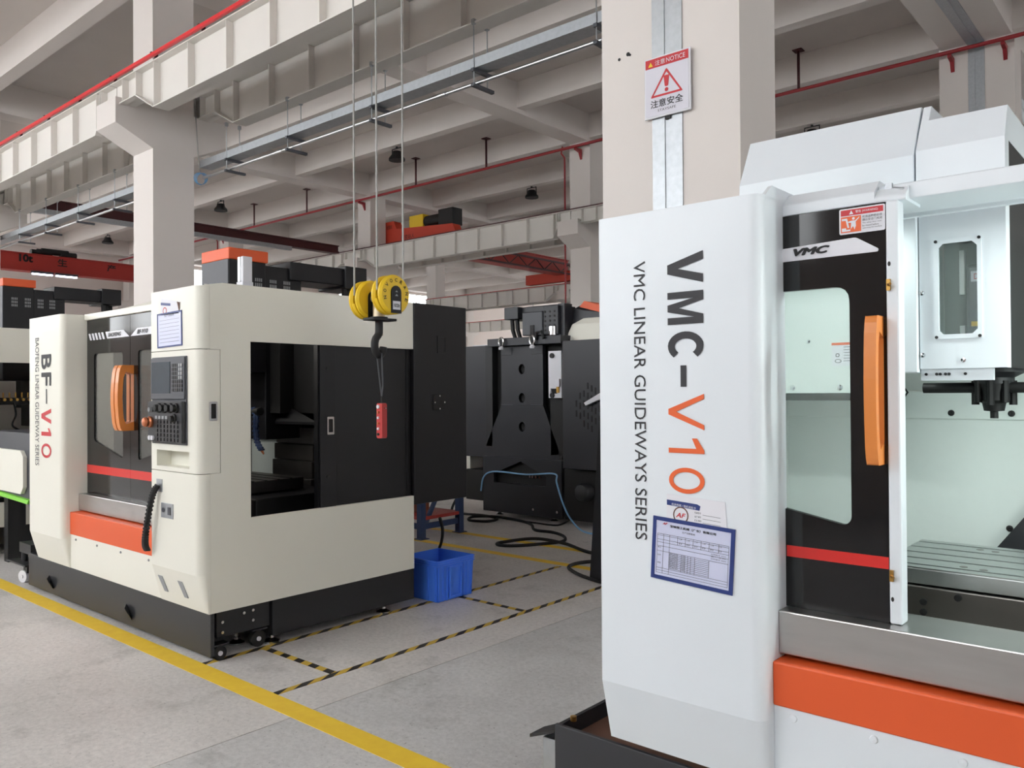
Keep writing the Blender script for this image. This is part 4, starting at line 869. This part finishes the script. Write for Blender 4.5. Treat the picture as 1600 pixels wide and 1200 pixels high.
for x in (-6.26,-6.22,-6.17,-6.11): MB().cyl((x,YB+.045,.52), (x,YB+.02,.52), .016, 8).build('oil_fitting', 'chrome', m)
for x in (-6.16,-5.80): MB().cyl((x,YB-.03,.14), (x,YB-.045,.14), .016, 10).build('bolt', 'chrome', m)
for x in (-6.82,-5.95): foot(m, x, YB+.1, .07)
MB().box(-6.85,-5.70,YB-.08,YB+.5,2.105,2.20).build('top_plate', 'machine_black', m, .004)
for x in (-6.59,-6.10): MB().tube([(x+.035*math.cos(a*.4),YB-.11,2.155+.05*math.sin(a*.4)) for a in range(17)], .014, 8).build('lifting_eye', 'chrome', m); MB().lathe((x,YB-.11,2.06), (0,0,1), [(.03,0),(.035,.02),(.02,.04)], 12).build('eye_base', 'badge_white', m)
MB().box(-6.33,-6.02,YB-.02,YB+.35,2.22,2.50).build('motor_housing', 'charcoal', m, .01); MB().box(-6.02,-5.80,YB,YB+.35,2.22,2.56).build('motor_fins', 'machine_black', m, .006)
for r in range(5):
    for c in range(3): MB().cyl((-5.99+.07*c,YB+.002,2.27+.055*r), (-5.99+.07*c,YB-.004,2.27+.055*r), .014, 8).build('vent_hole', 'black_matte', m)
MB().box(-6.62,-6.40,YB-.02,YB+.3,2.43,2.58).build('junction_box', 'machine_black', m, .008); MB().box(-6.45,-5.8,YB+.05,YB+.25,2.50,2.575).build('cable_arm', 'machine_black', m, .01)
for x in (-6.55,-6.47): MB().tube([(x,YB+.05,2.45),(x+.005,YB+.06,2.3),(x+.03,YB+.08,2.19)], .026, 8).build('corrugated_hose', 'rubber', m)
MB().box(-6.20,-6.14,YB-.03,YB-.015,2.20,2.34).build('hose_stub', 'rubber', m); MB().tube([(-6.06,YB-.1,2.16),(-6.04,YB-.1,2.24),(-5.97,YB-.1,2.25),(-5.93,YB-.1,2.17)], .02, 8).build('cable_loop', 'rubber', m)
MB().box(-5.84,-5.74,YB+.05,YB+.2,2.2,2.58).build('motor_bracket', 'machine_black', m, .004); MB().cyl((-5.88,YB,2.21), (-5.88,YB,2.31), .05, 12).build('drum', 'chrome', m)
MB().loft([[(-5.75,YB+.2,2.2),(-5.0,YB+.2,2.2),(-5.0,YB+.9,2.2),(-5.75,YB+.9,2.2)],[(-5.72,YB+.2,2.52),(-5.0,YB+.2,2.40),(-5.0,YB+.9,2.40),(-5.72,YB+.9,2.52)],[(-5.66,YB+.25,2.56),(-5.1,YB+.25,2.5),(-5.1,YB+.8,2.5),(-5.66,YB+.8,2.56)]]).build('head_fairing', 'machine_black', m, .006)
MB().prism([(-5.62,YB+.18,2.535),(-5.55,YB+.18,2.60),(-5.2,YB+.18,2.50),(-5.0,YB+.18,2.42),(-5.0,YB+.18,2.36)], (0,.6,0)).build('head_cap', 'orange', m, .006)
MB().loft([[(-5.78,YB+.1,2.14),(-4.9,YB+.1,2.14),(-4.9,YB+.6,2.14),(-5.78,YB+.6,2.14)],[(-5.70,YB+.14,2.33),(-4.9,YB+.14,2.33),(-4.9,YB+.6,2.33),(-5.70,YB+.6,2.33)],[(-5.58,YB+.2,2.40),(-4.9,YB+.2,2.40),(-4.9,YB+.6,2.40),(-5.58,YB+.6,2.40)]]).build('cream_shroud', 'cream', m, .005)
rb = MB().box(-5.55,-4.6,YB-.25,YB+.3,.68,2.115).build('electric_cabinet', 'machine_black', m, .006)
rnd = random.Random(5)
for c in range(8):
    for r in range(1+min(c,7-c)+1):
        z = 1.30+.11*(r-(min(c,7-c))/2)+.03*(c % 2); x = -5.36+.052*c
        MB().box(x-.009,x+.009,YB-.254,YB-.25,z-.035,z+.035).build('vent_slot', 'black_matte', rb)
MB().prism([(-5.22,YB-.3,1.42),(-4.9,YB-.3,1.58),(-4.9,YB-.3,1.50),(-5.20,YB-.3,1.39)], (0,.05,0)).build('rag', 'badge_white', rb)
sk = MB().plate((0,YB-.02,0), (1,0,0), (0,0,1), (0,.03,0), [(-5.93,1.47),(-5.74,1.47),(-5.74,2.02),(-5.93,2.02)], [[(-5.90,1.52),(-5.80,1.52),(-5.80,1.58),(-5.90,1.58)]]).build('servo_cover', 'badge_white', m, .003)
MB().cyl((-5.87,YB-.022,1.965), (-5.87,YB-.04,1.965), .03, 12).cyl((-5.87,YB-.022,1.50), (-5.87,YB-.04,1.50), .03, 12).build('cover_knob', 'rubber', sk)
MB().box(-5.81,-5.75,YB-.05,YB-.02,1.60,1.69).build('terminal', 'paper', m); MB().box(-5.80,-5.77,YB-.04,YB-.02,1.53,1.60).build('terminal_pin', 'brass', m)
MB().box(-5.92,-5.72,YB,YB+.05,.8,1.45).build('side_duct', 'black_matte', m); MB().box(-6.95,-5.70,YB+.1,YB+.12,.9,2.1).build('inner_back_sheet', 'black_matte', m)
MB().box(-7.35,-6.97,YB+.02,YB+.6,.72,2.13).build('tank_cabinet', 'machine_black', m, .005); MB().box(-6.96,-6.84,YB+.0,YB+.5,.86,2.13).build('side_post', 'base_black', m, .004)
MB().box(-7.36,-7.05,YB+.05,YB+.5,.16,.55).build('coolant_pump', 'black_matte', m, .01); MB().box(-7.42,-7.33,YB+.1,YB+.5,.55,.95).build('cream_edge_panel', 'cream', m)
MB().box(-7.55,-7.15,YB+.4,YB+.8,2.13,2.17).build('roof_box', 'badge_white', m)
mo = MB().lathe((-5.33,YB-.2,.42), (0,-1,0), [(.10,-.2),(.10,.0),(.085,.02),(.03,.03),(0,.03)], 18).build('pump_motor', 'base_gray', m)
MB().box(-5.65,-4.7,YB-.1,YB+.6,.08,.66).build('pump_tank', 'black_matte', m, .01)

# workbench behind the cream machine
wb = thing('workbench', 'blue steel workbench frame with red lower shelf behind the cream machine', 'workbench', (-7.1,6.15,0))
for x in (-6.33,-7.9):
    for y in (5.86,6.43):
        MB().box(x-.035,x+.035,y-.035,y+.035,.008,.74).build('leg', 'blue_steel', wb, .004); MB().box(x-.06,x+.06,y-.06,y+.06,0,.008).build('foot_plate', 'blue_steel', wb)
MB().box(-7.95,-6.28,5.80,6.49,.74,.79).build('bench_top', 'base_black', wb, .004); MB().box(-7.9,-6.30,5.85,6.44,.20,.235).build('lower_shelf', 'red_paint', wb, .003)
MB().box(-6.345,-6.315,5.9,6.4,.10,.16).build('end_rail', 'blue_steel', wb); MB().box(-7.9,-6.33,5.85,5.88,.10,.16).build('front_rail', 'blue_steel', wb)
MB().prism([(-6.35,5.89,.14),(-6.35,5.94,.14),(-6.35,6.28,.70),(-6.35,6.23,.70)], (.03,0,0)).build('diagonal_brace', 'blue_steel', wb)
bx_ = thing('wooden_box', 'brown wooden box on the red shelf of the blue workbench', 'box', (-7.0,6.1,.235))
MB().box(-7.3,-6.62,5.95,6.25,.237,.50).build('box_body', 'wood_box', bx_, .005); MB().box(-7.32,-6.60,5.94,5.95,.40,.43).build('box_slat', 'wood_box', bx_); MB().box(-6.62,-6.61,6.04,6.16,.37,.41).build('hand_hole', 'black_matte', bx_)

# blue crate
cr = thing('plastic_crate', 'blue ribbed plastic crate on the floor beside the cream machine', 'crate', (-4.52,4.34,0))
x0, x1, y0, y1, h = -4.70, -4.315, 4.15, 4.535, .305
tp = .012
def wall(a, b, c_, d_): return MB().loft([[(a[0],a[1],.004),(b[0],b[1],.004),(b[0]+c_[0],b[1]+c_[1],.004),(a[0]+c_[0],a[1]+c_[1],.004)],[(a[0]+d_[0],a[1]+d_[1],h),(b[0]+d_[2],b[1]+d_[3],h),(b[0]+d_[2]+c_[0],b[1]+d_[3]+c_[1],h),(a[0]+d_[0]+c_[0],a[1]+d_[1]+c_[1],h)]])
i = .012
MB().box(x0+i,x1-i,y0+i,y1-i,.004,.012).build('crate_bottom', 'blue_plastic', cr)
wall((x1-i,y0+i),(x1-i,y1-i),(-.006,0),(i,-i,i,i)).build('crate_wall', 'blue_plastic', cr); wall((x0+i,y0+i),(x1-i,y0+i),(0,.006),(-i,-i,i,-i)).build('crate_wall', 'blue_plastic', cr)
wall((x0+i,y0+i),(x0+i,y1-i),(.006,0),(-i,-i,-i,i)).build('crate_wall', 'blue_plastic', cr); wall((x0+i,y1-i),(x1-i,y1-i),(0,-.006),(-i,i,i,i)).build('crate_wall', 'blue_plastic', cr)
for z in (.262,.278,.294):
    MB().plate((0,0,z), (1,0,0), (0,1,0), (0,0,.006), [(x0-.006,y0-.006),(x1+.006,y0-.006),(x1+.006,y1+.006),(x0-.006,y1+.006)], [[(x0+.004,y0+.004),(x1-.004,y0+.004),(x1-.004,y1-.004),(x0+.004,y1-.004)]]).build('rim_band', 'blue_plastic', cr)
def rib(p, q, n_): MB().loft([[(p[0],p[1],.004),(q[0],q[1],.004),(q[0]+n_[0]*.7,q[1]+n_[1]*.7,.004),(p[0]+n_[0]*.7,p[1]+n_[1]*.7,.004)],[(p[0]+n_[0]*.8,p[1]+n_[1]*.8,.264),(q[0]+n_[0]*.8,q[1]+n_[1]*.8,.264),(q[0]+n_[0]*1.4,q[1]+n_[1]*1.4,.264),(p[0]+n_[0]*1.4,p[1]+n_[1]*1.4,.264)]]).build('rib', 'blue_plastic', cr)
for y in (4.17,4.215,4.255,4.42,4.46,4.505): rib((x1-i,y-.003),(x1-i,y+.003),(.012,0))
for x in (-4.67,-4.60,-4.42,-4.345): rib((x-.003,y0+i),(x+.003,y0+i),(0,-.012))
MB().plate((x1-.002,0,0), (0,1,0), (0,0,1), (.010,0,0), [(4.275,.02),(4.40,.02),(4.405,.25),(4.27,.25)], [[(4.287,.03),(4.388,.03),(4.392,.235),(4.283,.235)]]).build('hand_grip', 'blue_plastic', cr)

# dark steel guard at the foot of the central column
gd = thing('column_guard', 'dark steel tapered guard standing left of the central column foot', 'guard', (-3.78,5.45,0))
MB().loft([[(-3.91,5.49,0),(-3.64,5.49,0),(-3.64,5.85,0),(-3.91,5.85,0)],[(-3.855,5.50,.75),(-3.64,5.50,.75),(-3.64,5.84,.75),(-3.855,5.84,.75)],[(-3.82,5.51,1.3),(-3.64,5.51,1.3),(-3.64,5.82,1.3),(-3.82,5.82,1.3)]]).build('guard_shell', 'base_black', gd, .004)
for z in (.2,.5,.8,1.1): MB().cyl((-3.75,5.50,z), (-3.75,5.478,z), .012, 8).build('bolt', 'charcoal', gd)

# floor cables and hoses
def hose(name, lab, pts, r, mm, n=8): 
    o = MB().tube(spline(pts, n), r, 8).build(name, mm, None, loc=pts[0]); return tag(o, lab, 'cable')
z = .016
hose('floor_cable', 'long black cable looping across the floor toward the central column', [(-7.3,7.5,.35),(-7.32,7.3,.06),(-7.2,7.35,z),(-6.85,7.40,z),(-6.55,7.30,z),(-6.52,7.08,z),(-6.75,7.02,z),(-6.80,7.16,z+.02),(-6.55,7.33,z+.02),(-6.2,7.35,z),(-5.95,7.22,z),(-5.70,6.98,z),(-5.45,6.98,z),(-5.20,6.85,z),(-5.05,6.62,z),(-5.15,6.35,z),(-5.30,6.12,z),(-5.45,6.08,z),(-5.50,6.20,z),(-5.30,6.48,z+.02),(-4.9,6.46,z+.02),(-4.48,6.33,z),(-3.9,6.35,z)], .016, 'rubber')
hose('floor_cable', 'short black cable curving to the foot of the central column', [(-3.9,6.25,z),(-4.15,6.12,z),(-4.30,5.92,z),(-4.28,5.70,z),(-4.08,5.54,z),(-3.85,5.44,z),(-3.70,5.40,z)], .015, 'rubber')
hose('power_cable', 'black cable drooping from the black cabinet to the floor behind the crate', [(-4.75,4.6,.53),(-4.78,4.66,.42),(-4.9,4.75,.27),(-5.1,4.85,.12),(-5.35,4.9,z),(-5.8,4.9,z)], .013, 'rubber')
hose('air_hose', 'pale blue air hose draped across the black machine base', [(-7.0,7.50,.30),(-6.95,7.50,.48),(-6.75,7.48,.56),(-6.24,7.48,.555),(-5.80,7.46,.59),(-5.62,7.27,.52),(-5.53,7.25,.32),(-5.40,7.22,.15),(-5.2,7.18,.03),(-4.9,7.15,.02)], .010, 'hose_blue')
hose('air_line', 'thin black air line lying on the floor along the black machine base', [(-6.75,7.42,.02),(-6.45,7.38,.015),(-6.0,7.36,.015),(-5.7,7.4,.015),(-5.55,7.46,.10)], .010, 'rubber')

# ---------------------------------------------------------------- hook block
hk = thing('hook_block', 'yellow double-sheave crane hook block hanging on steel ropes', 'crane hook', (-3.563,3.0,1.75))
ax = Vector((.757,.653,0)).normalized()
ax = Vector((.83,.56,0)).normalized()
cL = Vector((-3.672,2.992,2.078)); cR = Vector((-3.475,2.992,2.092))
def cheek(c, o0, o1, name='sheave_cover', m_='yellow', r=.11):
    prof = [(0,o0),(r-.012,o0),(r,o0+.012),(r,o1-.012),(r-.012,o1),(0,o1)]
    s = MB(); s.lathe(c, axb, prof, 36); return s.build(name, m_, hk)
# sheaves face the camera side, turned about 35 degrees
axb = Vector((1,0,0)); sd_ = Vector((0,1,0))
def disc(c, side):
    rim = cheek(c, -.045, -.010); rim2 = cheek(c, .010, .045)
    MB().lathe(c, axb, [(.0,-.010),(.085,-.010),(.085,.010),(0,.010)], 30).build('rope_sheave', 'rubber', hk)
    # shroud around the outside, open at the top for the rope
    for a in range(9):
        pass
    return rim2
r1 = disc(cL, -1); r2 = disc(cR, 1)
def arc_plate(c, off, d, r, a0, a1, name, mm, w=.0):
    pts = [(r*math.cos(R(a0+(a1-a0)*i/20)), r*math.sin(R(a0+(a1-a0)*i/20))) for i in range(21)]
    return pts
def shroud(c):
    s = MB(); up = Vector((0,0,1)); rings = []
    for i in range(25):
        a = R(195+(360-135)*i/24); q = c+sd_*(.11*math.cos(a))+up*(.11*math.sin(a)); q2 = c+sd_*(.104*math.cos(a))+up*(.104*math.sin(a))
        rings.append([q-axb*.012, q+axb*.012, q2+axb*.012, q2-axb*.012])
    s.loft(rings, smooth=True).build('sheave_shroud', 'yellow', hk)
shroud(cL); shroud(cR)
def black_plate(c, off):
    up = Vector((0,0,1)); pts = [(-.036,-.105),(.036,-.105)]+[(.036*math.cos(R(a)), .012+.036*math.sin(R(a))) for a in range(0,181,20)]
    return MB().plate(c+axb*off, sd_, up, axb*.006, pts)
bp_ = black_plate(cR, .046).build('load_plate', 'black_panel', hk, .002)
black_plate(cL, .046).build('load_plate', 'black_panel', hk, .002)
t = MB(); up = Vector((0,0,1))
put_text(t, '▲', cR+axb*.0535-sd_*.010+up*.012, sd_*.02, up*.010); put_text(t, '▲', cR+axb*.0535-sd_*.012-up*.010, sd_*.024, up*.012); t.build('load_mark', 'key_gray', hk)
MB().plate(cR+axb*.0525, sd_, up, axb*.001, [(-.027,-.085),(.027,-.085),(.027,-.038),(-.027,-.038)]).build('rating_plate', 'badge_white', bp_)
t = MB(); put_text(t, '10/20t', cR+axb*.054-sd_*.021-up*.072, sd_*.042, up*.020, .02); t.build('rating_text', 'ink_black', bp_)
t = MB()
for i, ch in enumerate('NOVOCRANE'):
    a = R(196-27*i); rad = .080; rr_ = sd_*math.cos(a)+up*math.sin(a); tt_ = sd_*math.sin(a)-up*math.cos(a)
    put_text(t, ch, cR+axb*.0465+rr_*(rad-.010)-tt_*.009, tt_*.018, rr_*.020, .015)
t.build('lettering', 'ink_black', r2)
MB().cyl(cL-axb*.0+Vector((0,0,.005)), cR+Vector((0,0,-.012)), .022, 14).build('cross_shaft', 'silver_grip', hk)
mid = (cL+cR)/2
MB().cyl(mid+Vector((0,0,-.02)), mid+Vector((0,0,-.11)), .034, 18).build('swivel_bearing', 'silver_grip', hk); MB().cyl(mid+Vector((0,0,-.11)), mid+Vector((0,0,-.125)), .05, 18).build('trunnion_plate', 'black_panel', hk)
MB().plate(mid+Vector((0,0,-.13)), sd_, axb, (0,0,.012), rrect(-.085,.10,-.05,.05,.02)).build('yoke_plate', 'black_panel', hk, .003)
q = mid+Vector((0,0,-.125)); hp = [q, q+Vector((0,0,-.07))]+[q+Vector((0,0,-.145))+sd_*(.032*math.sin(R(a)))+up*(.055*math.cos(R(a))) for a in range(-20,-261,-24)]
hkm = MB(); P_ = spline(hp, 3); ringz = []
hkm.tube(P_, .022, 10); hkm.build('hook', 'rubber', hk)
MB().cyl(q+sd_*.012+Vector((0,0,-.01)), q+sd_*.014+Vector((0,0,-.09)), .012, 10).build('safety_latch', 'silver_grip', hk)
for o_, c in ((-.095,cL),(-.095,cR),(.095,cR)):
    b_ = c+sd_*o_*1.0; MB().cyl(b_+up*.02, Vector((b_.x,b_.y,5.299)), .0055, 8).build('wire_rope', 'rope', hk)
# pendant control
pc = thing('pendant_control', 'red push-button pendant control hanging on a strap below the hook', 'remote control', (-3.56,3.0,1.29))
c0 = Vector((-3.563,3.0,1.39)); axb = Vector((0,-1,0)); sd_ = Vector((1,0,0))
pb = MB().plate(c0-axb*.018, sd_, up, axb*.036, rrect(-.024,.024,-.10,.098,.012)).build('pendant_body', 'pendant_red', pc, .005)
for i in range(6):
    z_ = .078-.031*i; MB().cyl(c0+axb*.018-sd_*.006+up*z_, c0+axb*.026-sd_*.006+up*z_, .011 if i in (0,) else .0075, 12).build('button', 'badge_white' if i in (0,2,4) else 'copper' if i != 5 else 'rubber', pb)
MB().cyl(c0+sd_*.024+up*.07, c0+sd_*.036+up*.07, .004, 8).build('key_switch', 'chrome', pb)
top = c0+up*.098; hb_ = q+Vector((0,0,-.20))
MB().cyl(top, top+up*.04, .005, 8).build('cable_gland', 'rubber', pc)
MB().tube([top+up*.035, top+up*.10-sd_*.012, hb_-sd_*.022+up*.01], .004, 6).tube([top+up*.035, top+up*.10+sd_*.012, hb_+sd_*.022+up*.01], .0045, 6).build('hanging_strap', 'charcoal', pc)

# ---------------------------------------------------------------- sign on the column
sg = thing('warning_sign', 'white and red notice sign on the joint strip of the central column', 'sign', (-3.015,5.25,3.57))
Y_ = 5.262
MB().box(-3.21,-2.826,Y_,Y_+.014,3.572,4.026).build('sign_frame', 'badge_white', sg, .004); MB().box(-3.196,-2.840,Y_-.003,Y_,3.586,4.012).build('sign_face', 'sign_face', sg)
MB().box(-3.196,-2.840,Y_-.005,Y_-.003,3.945,4.012).build('sign_header', 'ink_red', sg)
t = MB(); put_text(t, '注意', (-3.115,Y_-.006,3.958), (.085,0,0), (0,0,.038)); put_text(t, 'NOTICE', (-3.02,Y_-.006,3.960), (.155,0,0), (0,0,.034)); t.build('header_lettering', 'paper', sg)
MB().prism([(-3.172,Y_-.006,3.957),(-3.132,Y_-.006,3.957),(-3.152,Y_-.006,3.992)], (0,-.0005,0)).build('header_triangle', 'yellow', sg)
MB().plate((0,Y_-.004,0), (1,0,0), (0,0,1), (0,-.001,0), rpoly([(-3.155,3.722),(-2.885,3.722),(-3.02,3.922)], .012), [rpoly([(-3.130,3.737),(-2.910,3.737),(-3.02,3.895)], .006)]).build('warning_triangle', 'ink_red', sg)
MB().plate((0,Y_-.004,0), (1,0,0), (0,0,1), (0,-.001,0), rpoly([(-3.034,3.785),(-3.006,3.785),(-2.996,3.868),(-3.044,3.868)], .010)).plate((0,Y_-.004,0), (1,0,0), (0,0,1), (0,-.001,0), ell(-3.02,3.762,.015,.015)).build('exclamation_mark', 'ink_red', sg)
t = MB(); put_text(t, '注意安全', (-3.155,Y_-.004,3.645), (.27,0,0), (0,0,.058), .012); t.build('lettering', 'ink_black', sg)
t = MB(); put_text(t, 'STAYSAFE', (-3.095,Y_-.004,3.612), (.15,0,0), (0,0,.018)); t.build('small_lettering', 'ink', sg)
MB().box(-3.045,-3.0,Y_+.012,5.296,3.55,3.60).build('sign_bracket', 'rubber', sg); MB().box(-3.1,-2.95,Y_+.012,5.296,3.7,3.9).build('sign_backing', 'rubber', sg)
